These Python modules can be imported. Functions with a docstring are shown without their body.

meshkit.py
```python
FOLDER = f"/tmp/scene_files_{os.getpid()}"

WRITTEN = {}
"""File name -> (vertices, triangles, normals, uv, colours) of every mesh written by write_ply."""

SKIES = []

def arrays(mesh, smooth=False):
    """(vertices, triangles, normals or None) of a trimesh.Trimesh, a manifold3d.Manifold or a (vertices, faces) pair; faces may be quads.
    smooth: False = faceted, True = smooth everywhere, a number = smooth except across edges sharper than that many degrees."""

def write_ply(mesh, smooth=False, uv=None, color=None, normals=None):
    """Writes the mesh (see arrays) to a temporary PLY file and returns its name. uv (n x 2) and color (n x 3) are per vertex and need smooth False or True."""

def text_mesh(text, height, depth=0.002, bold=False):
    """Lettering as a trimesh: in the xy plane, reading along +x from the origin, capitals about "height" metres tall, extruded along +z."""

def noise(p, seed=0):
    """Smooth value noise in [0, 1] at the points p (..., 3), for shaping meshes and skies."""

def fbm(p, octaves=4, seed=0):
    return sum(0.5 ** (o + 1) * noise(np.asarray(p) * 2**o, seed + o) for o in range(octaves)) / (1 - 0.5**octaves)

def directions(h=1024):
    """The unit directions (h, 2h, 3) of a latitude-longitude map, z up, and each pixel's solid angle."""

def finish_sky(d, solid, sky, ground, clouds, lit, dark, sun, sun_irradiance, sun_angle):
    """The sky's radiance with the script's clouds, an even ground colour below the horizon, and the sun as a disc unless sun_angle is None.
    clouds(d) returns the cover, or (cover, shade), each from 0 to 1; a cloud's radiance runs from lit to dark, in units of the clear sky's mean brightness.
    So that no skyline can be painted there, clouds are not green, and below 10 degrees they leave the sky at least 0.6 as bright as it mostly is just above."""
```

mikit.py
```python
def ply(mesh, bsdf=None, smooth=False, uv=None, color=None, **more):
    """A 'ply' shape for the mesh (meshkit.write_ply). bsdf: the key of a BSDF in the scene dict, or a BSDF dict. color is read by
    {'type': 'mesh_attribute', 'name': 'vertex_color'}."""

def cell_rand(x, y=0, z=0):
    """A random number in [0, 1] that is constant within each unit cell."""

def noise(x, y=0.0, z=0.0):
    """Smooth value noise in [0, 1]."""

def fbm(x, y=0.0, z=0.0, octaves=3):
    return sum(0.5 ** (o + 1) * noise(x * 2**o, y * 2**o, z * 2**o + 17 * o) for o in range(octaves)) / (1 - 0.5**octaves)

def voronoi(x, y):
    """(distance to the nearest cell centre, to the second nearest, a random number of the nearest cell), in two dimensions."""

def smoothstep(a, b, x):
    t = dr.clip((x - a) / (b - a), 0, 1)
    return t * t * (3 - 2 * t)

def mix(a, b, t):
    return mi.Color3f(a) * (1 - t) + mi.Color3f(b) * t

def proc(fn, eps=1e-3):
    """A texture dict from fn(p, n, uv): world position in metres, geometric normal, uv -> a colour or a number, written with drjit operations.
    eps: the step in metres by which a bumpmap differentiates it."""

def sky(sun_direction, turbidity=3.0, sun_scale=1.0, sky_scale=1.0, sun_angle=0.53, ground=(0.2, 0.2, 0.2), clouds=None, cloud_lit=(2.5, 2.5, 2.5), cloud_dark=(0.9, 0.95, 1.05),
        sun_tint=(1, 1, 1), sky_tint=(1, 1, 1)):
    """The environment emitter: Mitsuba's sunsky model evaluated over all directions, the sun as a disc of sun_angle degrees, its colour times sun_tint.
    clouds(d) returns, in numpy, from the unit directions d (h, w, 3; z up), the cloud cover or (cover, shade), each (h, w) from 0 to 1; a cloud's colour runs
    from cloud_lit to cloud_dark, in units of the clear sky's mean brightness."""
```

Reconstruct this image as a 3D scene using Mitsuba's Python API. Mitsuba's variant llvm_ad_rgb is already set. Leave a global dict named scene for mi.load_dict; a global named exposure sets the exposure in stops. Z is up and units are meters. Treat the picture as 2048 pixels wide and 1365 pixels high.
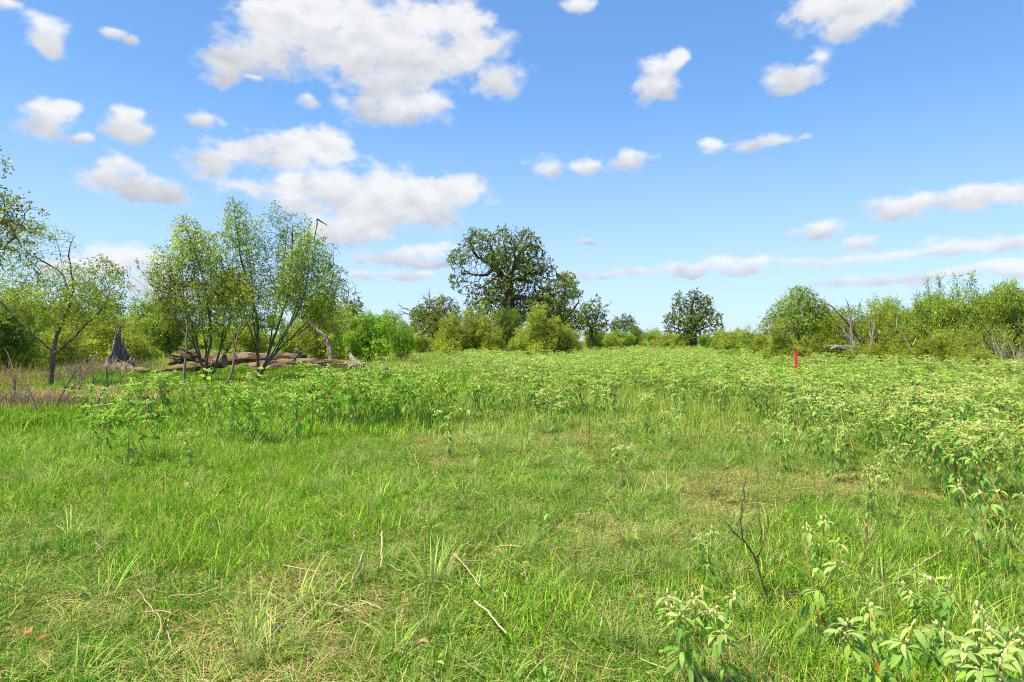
import math, numpy as np, mitsuba as mi, drjit as dr, trimesh
import mikit, meshkit
from mikit import noise, fbm, smoothstep, mix
from scipy.spatial import cKDTree
T = mi.ScalarTransform4f
PI = math.pi
scene, labels = {}, {}
# ------------------------------------------------------------------ camera, sky, exposure
EYE, F = 1.5, 1359.0
scene['camera'] = {'type': 'perspective', 'fov': 74.0, 'fov_axis': 'x', 'near_clip': 0.05, 'far_clip': 8000.0,
                   'to_world': T().look_at(origin=[0, 0, EYE], target=[0, 10, EYE], up=[0, 0, 1])}
CLOUDS = """0 -18.9 23.4 4.15 2.02;0 -15.8 24.8 5.08 2.01;0 -11.8 24.1 5.25 2.58;0 -13.4 22.3 4.79 1.76;0 -20.3 21.5 2.97 1.54;0 -22.9 20.3 1.61 1.02;0 -22.7 19.5 0.9 0.62;0 -9.8 22.5 3.69 2.13;0 -7.3 25.1 2.49 2.06;0 -4 25.2 2.94 2.06;0 -3.1 23.5 2.52 1.77;0 -5.2 22 3.34 1.44;0 -1 21 2.11 1.1;0 -8.5 21.2 2.47 1.45;0 -11.4 19.9 2.03 1.28;0 -19.6 25 2.62 0.82;1 -11.8 18.6 2.42 1.11;1 -9.4 18.7 2.87 1.23;1 -6.5 19.2 1.87 1.12;2 -16.7 18.8 0.85 0.54;3 -20.9 19.8 0.59 0.21;4 -34.5 21 1.15 0.61;4 -34.6 20 1.14 0.67;4 -34.5 19.3 0.72 0.37;5 -30.3 21.4 0.79 0.38;5 -29.3 21.2 0.48 0.22;6 -36.6 21.7 0.82 0.44;7 -34.2 15.5 1.3 0.71;7 -34.9 14.6 1.28 0.71;7 -33.3 16 0.74 0.39;8 -32.6 14.1 0.6 0.27;9 -29.5 16 0.96 0.68;9 -29.8 15.1 1.43 0.68;9 -28.9 15 0.91 0.52;10 -24.3 16.6 0.98 0.56;11 -22.2 14.6 2.53 1.1;11 -20 15.2 2.23 1.11;11 -16.6 15.8 2.71 1.2;11 -15 15.2 1.97 1.14;11 -18.9 14 3.4 0.75;11 -23.6 13.4 2.12 1.02;12 -30.3 12.6 1.1 0.76;12 -29.7 11.3 2.39 1.13;12 -27.1 10.9 1.5 0.72;12 -31.2 11.5 1.23 0.76;13 -17.3 12 3.84 1.54;13 -13.4 12.4 4.39 1.64;13 -10.2 11.9 4.49 1.99;13 -6.9 11.8 3.74 1.8;13 -4 12.3 1.68 1.12;13 -21.1 11.9 2.2 0.68;13 -9.4 10.8 4.93 1.61;14 -12.6 9.5 3.61 1.28;14 -13.8 8.8 3.18 1;15 -10.6 6.9 2.85 0.57;15 -6.9 7.6 2.08 0.58;15 -8.1 6.5 2.89 0.41;16 -9.8 5.5 2.87 0.37;17 -10 8.5 0.9 0.24;18 -29.3 5.9 2.88 1.09;18 -30.6 6.4 1.56 0.72;18 -33.3 5 2.65 0.87;18 -27.1 4.2 3.34 0.93;19 12.5 21.3 1.61 1;19 11.9 20.2 1.61 1.09;19 13.5 21.9 0.88 0.64;19 12.7 19.3 0.88 0.44;20 23 19.8 2.14 0.96;20 24.4 20.8 1.22 0.67;20 22.3 18.9 1.44 0.56;21 24.7 23.9 2.61 1.28;21 27.5 23.5 2.82 1.42;21 26.1 22.5 1.7 0.97;22 5.7 26 1.04 0.68;23 3 14.3 1.47 0.87;24 5.9 14.3 0.83 0.55;25 9.9 14.5 1.72 0.7;25 9.6 15.1 0.9 0.46;26 16.6 15.4 0.97 0.45;26 19.3 15.2 1.69 0.52;26 21.2 15.5 1.47 0.51;26 23.3 15.5 0.71 0.32;27 29.4 9.5 1.92 0.79;27 31 9.7 2.17 0.88;27 33.4 9.8 1.76 0.85;27 34 10.3 1.45 0.74;27 35.7 10.1 1.53 0.6;27 37.3 9.7 1.33 0.59;28 24.4 8.5 1.57 0.6;28 22.3 8.2 0.72 0.23;29 27.1 7.2 1.07 0.59;30 32.8 6.6 1.79 0.7;30 34.6 6.6 2.29 0.55;30 36.8 6.8 1.62 0.4;31 7.4 5.3 2.49 0.33;31 10.7 5.5 3.26 0.41;31 14.3 5.8 1.98 0.49;31 17.4 6.1 2.3 0.48;31 19.3 6.2 1.88 0.47;31 23.7 6.2 2.48 0.53;31 27.1 6.2 2.34 0.44;31 29.4 6.3 1.28 0.36;31 18.5 5.5 2.65 0.4;32 26.4 4.4 2.7 0.45;32 29.7 4.5 2.54 0.44;32 32.8 4.7 2.08 0.49;32 34.8 5.1 1.7 0.41;32 37.1 4.8 1.61 0.4;33 6.5 8.4 0.83 0.2"""
LOBES = np.array([[float(v) for v in row.split()] for row in CLOUDS.split(';')])


def clouds(d):
    """cover and shade per direction: fair-weather cumulus at the azimuths and elevations where they drift, scattered ones elsewhere"""
    az = np.degrees(np.arctan2(d[..., 0], d[..., 1]))
    el = np.degrees(np.arcsin(np.clip(d[..., 2], -1, 1)))
    field = np.full(az.shape, -9.0)
    rel = np.zeros(az.shape)
    wsum = np.full(az.shape, 1e-6)
    total = np.zeros(az.shape)
    p = np.stack([az * 0.55, el * 0.95, az * 0 + 3.3], -1)
    wx_ = meshkit.fbm(p * 1.7, 4, 15) - .5
    n = meshkit.fbm(p + np.stack([wx_, wx_, wx_], -1) * .8, 6, 11) * .76 + meshkit.fbm(p * 3.7 + np.stack([wx_, wx_, wx_], -1) * 3, 5, 12) * .24
    wx = meshkit.fbm(p * 0.8, 4, 5) - .5
    wy = meshkit.fbm(p * 0.8, 4, 6) - .5
    A, E = az + wx * 2.0, el + wy * 1.2
    near = (np.abs(az) < 48) & (el < 36)
    for g in np.unique(LOBES[:, 0]):
        L = LOBES[LOBES[:, 0] == g]
        cy0, cy1 = (L[:, 2] - L[:, 4]).min(), (L[:, 2] + L[:, 4]).max()
        r = (el - cy0) / (cy1 - cy0)
        for _, a, e, sx, sy in L:
            q = ((A - a) / sx) ** 2 + ((E - e) / sy) ** 2
            f = 1.22 - np.sqrt(q)
            w = np.exp(-1.5 * q)
            field = np.where(near, np.maximum(field, f), field)
            total = total + np.clip(f, 0, None)
            rel += w * r
            wsum += w
    rel = rel / wsum
    f = field + .35 * (total - np.clip(field, 0, None)) * near + (n - .5) * 2.9
    cover = np.clip((f + 0.12) / 0.95, 0, 1)
    cover = cover * cover * (3 - 2 * cover)
    # the rest of the sky: scattered cumulus of the same kind
    p2 = d / np.maximum(d[..., 2:], .06) * 1.1
    n2 = meshkit.fbm(np.stack([p2[..., 0], p2[..., 1], p2[..., 0] * 0 + 7.1], -1), 6, 31)
    away = np.clip((np.maximum(np.abs(az) - 42, el - 30)) / 8, 0, 1)
    c2 = np.clip((n2 - .56) / .1, 0, 1) * away
    shade = np.clip(0.80 - 1.05 * rel + (meshkit.fbm(p * 1.3, 4, 21) - .5) * 1.1, 0, 1) * np.clip(f * 2.2, 0, 1)
    low = np.clip((9 - el) / 9, 0, 1)
    cover = cover * (1 - 0.30 * low)
    # thin high veil that whitens the sky towards the horizon
    veil = 0.46 * np.clip(1 - el / 20, 0, 1) ** 1.5 + .02
    cover = np.maximum(np.maximum(cover * 0.93, c2 * .95), 0)
    cover = cover + (1 - cover) * veil
    return np.clip(cover, 0, 1), np.clip(np.where(c2 > cover, 0.25, shade), 0, 1)


SUN = (-0.42, -0.27, 0.87)
scene['daylight'] = mikit.sky(SUN, turbidity=3, sky_scale=1.0, sun_angle=1.2, ground=(0.12, 0.16, 0.05), clouds=clouds,
                              cloud_lit=(1.86, 1.86, 1.86), cloud_dark=(1.0, 1.04, 1.12), sky_tint=(0.75, 0.95, 1.19), sun_tint=(1.02, 1.0, .90))
exposure = 2.5

# ------------------------------------------------------------------ materials
VC = {'type': 'mesh_attribute', 'name': 'vertex_color'}
scene['leaf_mat'] = {'type': 'principledthin', 'base_color': VC, 'roughness': 0.55, 'diff_trans': 1.0, 'eta': 1.3}
scene['grass_mat'] = {'type': 'principledthin', 'base_color': VC, 'roughness': 0.5, 'diff_trans': 0.62, 'eta': 1.25}
scene['glossy_leaf_mat'] = {'type': 'principledthin', 'base_color': VC, 'roughness': 0.35, 'diff_trans': 0.6, 'eta': 1.45}
scene['bark_mat'] = {'type': 'twosided', 'bsdf': {'type': 'diffuse', 'reflectance': VC}}


def ground_color(p, n, uv):
    a = fbm(p.x * 0.35, p.y * 0.35, 0.0, 4)
    b = fbm(p.x * 14, p.y * 14, 1.0, 3)
    c = mix(mi.Color3f(0.040, 0.034, 0.016), mi.Color3f(0.13, 0.105, 0.05), smoothstep(.35, .7, b))
    g = mix(mi.Color3f(0.030, 0.045, 0.010), mi.Color3f(0.07, 0.09, 0.02), b)
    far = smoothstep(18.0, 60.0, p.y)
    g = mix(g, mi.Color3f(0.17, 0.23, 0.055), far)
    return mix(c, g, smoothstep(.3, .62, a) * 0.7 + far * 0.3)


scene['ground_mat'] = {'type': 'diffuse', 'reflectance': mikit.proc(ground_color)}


def wood_color(kx, ky, kz, seed):
    def fn(p, n, uv):
        a = fbm(p.x * kx, p.y * ky, p.z * kz + seed, 4)
        b = fbm(p.x * 3.1, p.y * 3.1, p.z * 3.1 + seed, 3)
        c = mix(mi.Color3f(0.035, 0.025, 0.017), mi.Color3f(0.20, 0.155, 0.12), smoothstep(.3, .75, a))
        c = mix(c, mi.Color3f(0.21, 0.115, 0.055), smoothstep(.45, .75, b) * .75)
        bare = smoothstep(.50, .56, fbm(p.x * 1.7 + seed, p.y * 2.3, p.z * 2.3, 3))
        c = mix(c, mix(mi.Color3f(0.15, 0.11, 0.08), mi.Color3f(0.34, 0.275, 0.22), a), bare * .7)
        return c
    return fn


def snag_color(p, n, uv):
    a = fbm(p.x * 30, p.y * 30, p.z * 5, 4)
    b = fbm(p.x * 2.5, p.y * 2.5, p.z * 2.0, 3)
    c = mix(mi.Color3f(0.10, 0.085, 0.075), mi.Color3f(0.40, 0.37, 0.34), smoothstep(.28, .72, a))
    return mix(c, mi.Color3f(0.20, 0.16, 0.13), smoothstep(.5, .8, b) * .8)


def bark_bump(kx, ky, kz):
    return lambda p, n, uv: fbm(p.x * kx, p.y * ky, p.z * kz, 3)


def bumped(color, kx, ky, kz, s):
    return {'type': 'twosided', 'bsdf': {'type': 'bumpmap', 'scale': s, 'bump': mikit.proc(bark_bump(kx, ky, kz), 4e-3),
            'bsdf': {'type': 'diffuse', 'reflectance': mikit.proc(color)}}}


scene['log_mat'] = bumped(wood_color(3, 22, 22, 1.0), 4, 26, 26, 0.03)
scene['snag_mat'] = bumped(snag_color, 26, 26, 4, 0.03)
scene['stump_mat'] = bumped(lambda p, n, uv: snag_color(p, n, uv) * .75, 26, 26, 4, 0.03)
scene['red_paint'] = {'type': 'principled', 'base_color': mikit.proc(lambda p, n, uv: mix(mi.Color3f(.74, .025, .05), mi.Color3f(.55, .05, .06), smoothstep(.4, .7, fbm(p.x * 40, p.y * 40, p.z * 12, 3)))), 'roughness': .5}

# ------------------------------------------------------------------ mesh helpers
def cat(ms):
    ms = [m for m in ms if m is not None and len(m[1])]
    V, Fc, C, at = [], [], [], 0
    for v, f, c in ms:
        V.append(v); Fc.append(f + at); C.append(c); at += len(v)
    return np.vstack(V), np.vstack(Fc), np.vstack(C)


def moved(m, loc=(0, 0, 0), rz=0.0, s=1.0):
    c, sn = math.cos(rz), math.sin(rz)
    R = np.array([[c, -sn, 0], [sn, c, 0], [0, 0, 1]])
    return (m[0] * s) @ R.T + np.asarray(loc, float), m[1], m[2]


def shape(m, bsdf='leaf_mat', smooth=False, **kw):
    if bsdf in ('log_mat', 'snag_mat', 'stump_mat'): return mikit.ply((m[0], m[1]), bsdf, smooth=smooth, **kw)
    return mikit.ply((m[0], m[1]), bsdf, smooth=smooth, color=np.clip(m[2], 0, 1), **kw)


def unit(v):
    return v / np.maximum(np.linalg.norm(v, axis=-1, keepdims=True), 1e-9)


def gz(x, y):
    """height of the ground"""
    x, y = np.asarray(x, float), np.asarray(y, float)
    p = np.stack([x * .13 + 40, y * .13 + 17, x * 0 + .5], -1)
    q = np.stack([x * .45 + 4, y * .45 + 7, x * 0 + 2.5], -1)
    r = np.hypot(x, y)
    return (meshkit.noise(p, 3) - .5) * np.clip(r / 25, 0, 1) * .22 + (meshkit.noise(q, 4) - .5) * .03


def at(px, py, D):
    """the point at depth D that stands at a pixel of the photograph"""
    return np.array([(px - 1024) / F * D, D, EYE - (py - 682) / F * D])


def foot(px, D):
    x = (px - 1024) / F * D
    return np.array([x, D, float(gz(x, D))])


def pick(rng, palette, n, var=.15):
    pal = np.array([c[:3] for c in palette]); w = np.array([c[3] for c in palette], float)
    c = pal[rng.choice(len(pal), n, p=w / w.sum())]
    return np.clip(c * (1 + rng.normal(0, var, (n, 1))) * (1 + rng.normal(0, var * .3, (n, 3))), .004, .95)


def blades(rng, x, y, z, L, W, head, lean, curl, col, segs=3, twist=0.0):
    """grass blades: curved tapering strips"""
    n = len(x)
    h = np.stack([np.cos(head), np.sin(head), 0 * head], -1)
    sa = head + PI / 2 + twist
    side = np.stack([np.cos(sa), np.sin(sa), 0 * head], -1)
    c = np.stack([x, y, z], -1)
    V = np.zeros((n, 2 * segs + 1, 3))
    for k in range(segs + 1):
        t = k / segs
        w = W * (1 - t ** 1.6) * .5 * (0.7 + 0.6 * min(t * 3, 1)) if k < segs else None
        if k < segs:
            V[:, 2 * k] = c - side * w[:, None]
            V[:, 2 * k + 1] = c + side * w[:, None]
        else:
            V[:, 2 * segs] = c
        a = lean + curl * (t + .5 / segs)
        c = c + (h * np.sin(a)[:, None] + np.array([0, 0, 1.0]) * np.cos(a)[:, None]) * (L / segs)[:, None]
    V[:, :, 2] = np.maximum(V[:, :, 2], .002)
    f = []
    for k in range(segs - 1):
        f += [[2 * k, 2 * k + 1, 2 * k + 3], [2 * k, 2 * k + 3, 2 * k + 2]]
    f.append([2 * segs - 2, 2 * segs - 1, 2 * segs])
    f = np.array(f)
    Fc = (f[None] + (np.arange(n) * (2 * segs + 1))[:, None, None]).reshape(-1, 3)
    return V.reshape(-1, 3), Fc, np.repeat(col, 2 * segs + 1, 0)


def frame(D, rng, flat=.7):
    """side and normal for leaf directions D; flat: how far the leaf faces the sky"""
    z = np.array([0, 0, 1.0]) * flat + rng.normal(0, 1 - flat + .12, D.shape)
    s = unit(np.cross(D, z))
    return s, np.cross(s, D)


def leaves_lo(P, D, L, W, col, rng, flat=.6):
    """small leaves: diamonds of two triangles"""
    s, n = frame(D, rng, flat)
    L, W = np.broadcast_to(L, len(P))[:, None], np.broadcast_to(W, len(P))[:, None]
    m = P + D * L * .45 + n * L * .04
    V = np.stack([P, m - s * W * .5, m + s * W * .5, P + D * L], 1)
    f = np.array([[0, 2, 1], [1, 2, 3]])
    return V.reshape(-1, 3), (f[None] + (np.arange(len(P)) * 4)[:, None, None]).reshape(-1, 3), np.repeat(col, 4, 0)


def leaves_hi(P, D, L, W, droop, col, rng, K=4, fold=.22, flat=.75, blunt=.75):
    """broad leaves: folded along the midrib and arched"""
    n_ = len(P)
    L, W, droop = (np.broadcast_to(a, n_).astype(float) for a in (L, W, droop))
    s, n = frame(D, rng, flat)
    c = P.copy()
    V = np.zeros((n_, K + 1, 3, 3))
    for k in range(K + 1):
        t = k / K
        a = (droop * t)[:, None]
        dt = np.cos(a) * D - np.sin(a) * n
        nt = np.cos(a) * n + np.sin(a) * D
        w = (W * .5 * max(math.sin(PI * min(t, 1) ** blunt), .03))[:, None]
        V[:, k, 0] = c - s * w + nt * w * fold
        V[:, k, 1] = c
        V[:, k, 2] = c + s * w + nt * w * fold
        a2 = (droop * (t + .5 / K))[:, None]
        c = c + (np.cos(a2) * D - np.sin(a2) * n) * (L / K)[:, None]
    f = []
    for k in range(K):
        b = 3 * k
        for j in (0, 1):
            f += [[b + j, b + j + 1, b + j + 4], [b + j, b + j + 4, b + j + 3]]
    m = 3 * (K + 1)
    return V.reshape(-1, 3), (np.array(f)[None] + (np.arange(n_) * m)[:, None, None]).reshape(-1, 3), np.repeat(col, m, 0)


def segs_mesh(A, B, DA, DB, ra, rb, col, sides=4):
    """many tapered limbs at once: from A to B"""
    n = len(A)
    ang = np.arange(sides) * 2 * PI / sides

    def ring(P, D, r):
        ref = np.where(np.abs(D[:, :1]) < .8, np.array([[1.0, 0, 0]]), np.array([[0, 1.0, 0]]))
        u = unit(np.cross(D, ref)); v = np.cross(D, u)
        return P[:, None] + r[:, None, None] * (np.cos(ang)[None, :, None] * u[:, None] + np.sin(ang)[None, :, None] * v[:, None])
    V = np.concatenate([ring(A, DA, ra), ring(B, DB, rb)], 1)
    j = np.arange(sides); k = (j + 1) % sides
    f = np.vstack([np.stack([j, k, k + sides], 1), np.stack([j, k + sides, j + sides], 1)])
    return V.reshape(-1, 3), (f[None] + (np.arange(n) * 2 * sides)[:, None, None]).reshape(-1, 3), np.repeat(col, 2 * sides, 0)


def tube(P, r, col, sides=6, rough=0.0, freq=2.0, seed=0, cap=True):
    """one limb along a polyline, roughened"""
    P = np.asarray(P, float); r = np.broadcast_to(r, len(P)).astype(float)
    D = unit(np.gradient(P, axis=0))
    ref = np.array([0.31, 0.2, 0.93]) if abs(D[0, 2]) < .8 else np.array([0.93, .3, .2])
    ang = np.arange(sides) * 2 * PI / sides
    u = unit(np.cross(D, ref)); v = np.cross(D, u)
    dirs = np.cos(ang)[None, :, None] * u[:, None] + np.sin(ang)[None, :, None] * v[:, None]
    V = P[:, None] + r[:, None, None] * dirs
    if rough:
        q = V * freq
        V = V + dirs * (r[:, None, None] * rough * 2 * (meshkit.fbm(q, 3, seed) - .5)[..., None])
    n = len(P); V = V.reshape(-1, 3)
    i, j = np.meshgrid(np.arange(n - 1), np.arange(sides), indexing='ij'); k = (j + 1) % sides
    q = np.stack([i * sides + j, i * sides + k, (i + 1) * sides + k, (i + 1) * sides + j], -1).reshape(-1, 4)
    f = np.vstack([q[:, [0, 1, 2]], q[:, [0, 2, 3]]])
    if cap:
        V = np.vstack([V, P[:1], P[-1:]])
        j = np.arange(sides); k = (j + 1) % sides
        f = np.vstack([f, np.stack([j * 0 + n * sides, k, j], 1), np.stack([j * 0 + n * sides + 1, (n - 1) * sides + j, (n - 1) * sides + k], 1)])
    col = np.asarray(col, float)
    c = np.repeat(col[None], len(V), 0) * (0.75 + .5 * meshkit.fbm(V * 9, 3, seed + 3))[:, None]
    return V, f, c


def smooth_path(pts, n):
    pts = np.asarray(pts, float)
    t = np.r_[0, np.cumsum(np.linalg.norm(np.diff(pts, axis=0), axis=1))]
    from scipy.interpolate import PchipInterpolator
    return PchipInterpolator(t, pts)(np.linspace(0, t[-1], n))


def resample(pts, step):
    pts = np.asarray(pts, float)
    L = np.linalg.norm(np.diff(pts, axis=0), axis=1).sum()
    return smooth_path(pts, max(3, int(L / step) + 1))


def name_it(base):
    if base not in USED:
        USED[base] = 0
        return base
    USED[base] += 1
    return f'{base}_{USED[base]:03d}'


USED = {}


def tag(key, label=None, cat_=None, group=None, kind=None):
    d = {}
    for k, v in (('label', label), ('category', cat_), ('group', group), ('kind', kind)):
        if v: d[k] = v
    labels[key] = d


def put(key, part, m, bsdf='leaf_mat', smooth=False):
    """a mesh as a part of a thing"""
    k = name_it(f'{key}__{part}')
    scene[k] = shape(m, bsdf, smooth)
    return k


# ------------------------------------------------------------------ growing trees
def colonize(limbs, att, step, di, dk, iters, rng, jit=.15, grav=0.0):
    """space colonization: branches grow from the given limbs towards the points of the crown"""
    pos, par = [], []
    for poly in limbs:
        pts = resample(poly, step)
        if not pos:
            prev = -1
        else:
            d = np.linalg.norm(np.array(pos) - pts[0], axis=1)
            prev = int(d.argmin())
            pts = pts[1:] if d.min() < step * 3 else pts
            if d.min() >= step * 3: prev = -1
        for p in pts:
            pos.append(p + rng.normal(0, step * jit * .35, 3) * (prev >= 0)); par.append(prev); prev = len(pos) - 1
    pos, par = np.array(pos), np.array(par)
    alive = att.copy()
    for it in range(iters):
        if not len(alive): break
        d, i = cKDTree(pos).query(alive)
        ok = d < di
        alive, d, i = alive[ok | (it < 3)], d[ok | (it < 3)], i[ok | (it < 3)]
        if not len(alive): break
        acc = np.zeros_like(pos)
        np.add.at(acc, i, unit(alive - pos[i]))
        src = np.unique(i)
        dirs = unit(unit(acc[src]) + rng.normal(0, jit, (len(src), 3)) + np.array([0, 0, grav]))
        new = pos[src] + dirs * step
        dd, _ = cKDTree(pos).query(new)
        good = dd > step * .45
        if not good.any(): break
        new, src = new[good], src[good]
        pos = np.vstack([pos, new]); par = np.r_[par, src]
        d, _ = cKDTree(new).query(alive)
        alive = alive[d > dk]
    return pos, par


def skeleton(pos, par, R, rt):
    n = len(pos)
    kids = np.zeros(n, int); acc = np.zeros(n)
    np.add.at(kids, par[par >= 0], 1)
    acc[kids == 0] = 1
    for i in range(n - 1, 0, -1):
        if par[i] >= 0: acc[par[i]] += acc[i]
    e = math.log(max(R / rt, 1.2)) / math.log(max(acc.max(), 3))
    r = rt * np.maximum(acc, 1) ** e
    main = np.full(n, -1); best = np.zeros(n)
    for i in range(1, n):
        p = par[i]
        if p >= 0 and acc[i] > best[p]: best[p] = acc[i]; main[p] = i
    D = np.zeros((n, 3)); has = par >= 0
    D[has] = unit(pos[has] - pos[par[has]])
    D[~has] = [0, 0, 1]
    return acc, r, main, D


def limbs_mesh(pos, par, acc, r, main, D, col, thick, rng):
    """(trunk and limbs, twigs) as two meshes"""
    i = np.where(par >= 0)[0]; p = par[i]
    ism = main[p] == i
    ra = np.where(ism, r[p], np.minimum(r[p], r[i] * 1.25)); DA = np.where(ism[:, None], D[p], D[i])
    c = np.asarray(col)[None] * (0.7 + .6 * rng.random((len(i), 1)))
    big = r[i] >= thick
    out = []
    for sel, sides in ((big, 7), (~big, 3)):
        out.append(segs_mesh(pos[p][sel], pos[i][sel], DA[sel], D[i][sel], ra[sel], r[i][sel], c[sel], sides) if sel.any() else None)
    return out


def ellipsoid_points(rng, ells, n, shell=.35):
    """points in a union of ellipsoids (centre, radii)"""
    vol = np.array([e[1][0] * e[1][1] * e[1][2] for e in ells]); k = rng.choice(len(ells), n, p=vol / vol.sum())
    c = np.array([e[0] for e in ells])[k]; r = np.array([e[1] for e in ells])[k]
    u = unit(rng.normal(0, 1, (n, 3))) * (rng.random((n, 1)) ** shell)
    return c + u * r


def foliage(rng, pos, acc, D, maxacc, m, k, tl, L, W, palette, flat=.5, droop=.0, out=.6, clump=.25, keep=1.0):
    """leafy sprays: every branch end carries m twiglets with k leaves each"""
    tips = np.where(acc <= maxacc)[0]
    if keep < 1: tips = tips[meshkit.noise(pos[tips] * (.13 / tl) * 1.3 + 31, 8) < keep]
    i = np.repeat(tips, m)
    td = unit(D[i] * out + rng.normal(0, .6, (len(i), 3)) + np.array([0, 0, -droop * .6]))
    ln = tl * rng.uniform(.5, 1.4, len(i))
    tone = (1 + rng.normal(0, clump * .6, len(i))) * (1 + (meshkit.fbm(pos[i] * (.16 / tl) + 9, 2, 3) - .5) * clump * 2.4)
    j = np.repeat(np.arange(len(i)), k)
    n = len(j)
    t = np.tile((np.arange(k) + .6) / k, len(i)) + rng.normal(0, .05, n)
    P = pos[i][j] + td[j] * (ln[j] * t)[:, None] + np.array([0, 0, -1.0]) * (droop * .5 * ln[j] * t * t)[:, None] + rng.normal(0, tl * .10, (n, 3))
    side = unit(rng.normal(0, 1, (n, 3)))
    d = unit(td[j] * .55 + side * .8 + np.array([0, 0, -droop]))
    col = np.clip(pick(rng, palette, n, .14) * tone[j][:, None], .004, .95)
    return leaves_lo(P, d, L * rng.uniform(.65, 1.3, n), W * rng.uniform(.7, 1.3, n), col, rng, flat)
# ------------------------------------------------------------------ the setting: ground
def build_ground():
    s = np.linspace(-1, 1, 421)
    x = np.sinh(s * 7.6) / math.sinh(7.6) * 2500
    t = np.linspace(0, 1, 340)
    y = -2 + 4000 * (np.sinh(t * 7.8) / math.sinh(7.8))
    y = np.r_[-400, -60, -12, y]
    X, Y = np.meshgrid(x, y)
    Z = gz(X, Y)
    V = np.stack([X, Y, Z], -1).reshape(-1, 3)
    i, j = np.meshgrid(np.arange(len(y) - 1), np.arange(len(x) - 1), indexing='ij')
    a = i * len(x) + j
    f = np.stack([a, a + 1, a + len(x) + 1, a + len(x)], -1).reshape(-1, 4)
    scene['ground'] = mikit.ply((V, f), 'ground_mat', smooth=True)
    tag('ground', 'brown thatch and soil under the grass of the pasture', kind='structure')


build_ground()
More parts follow.
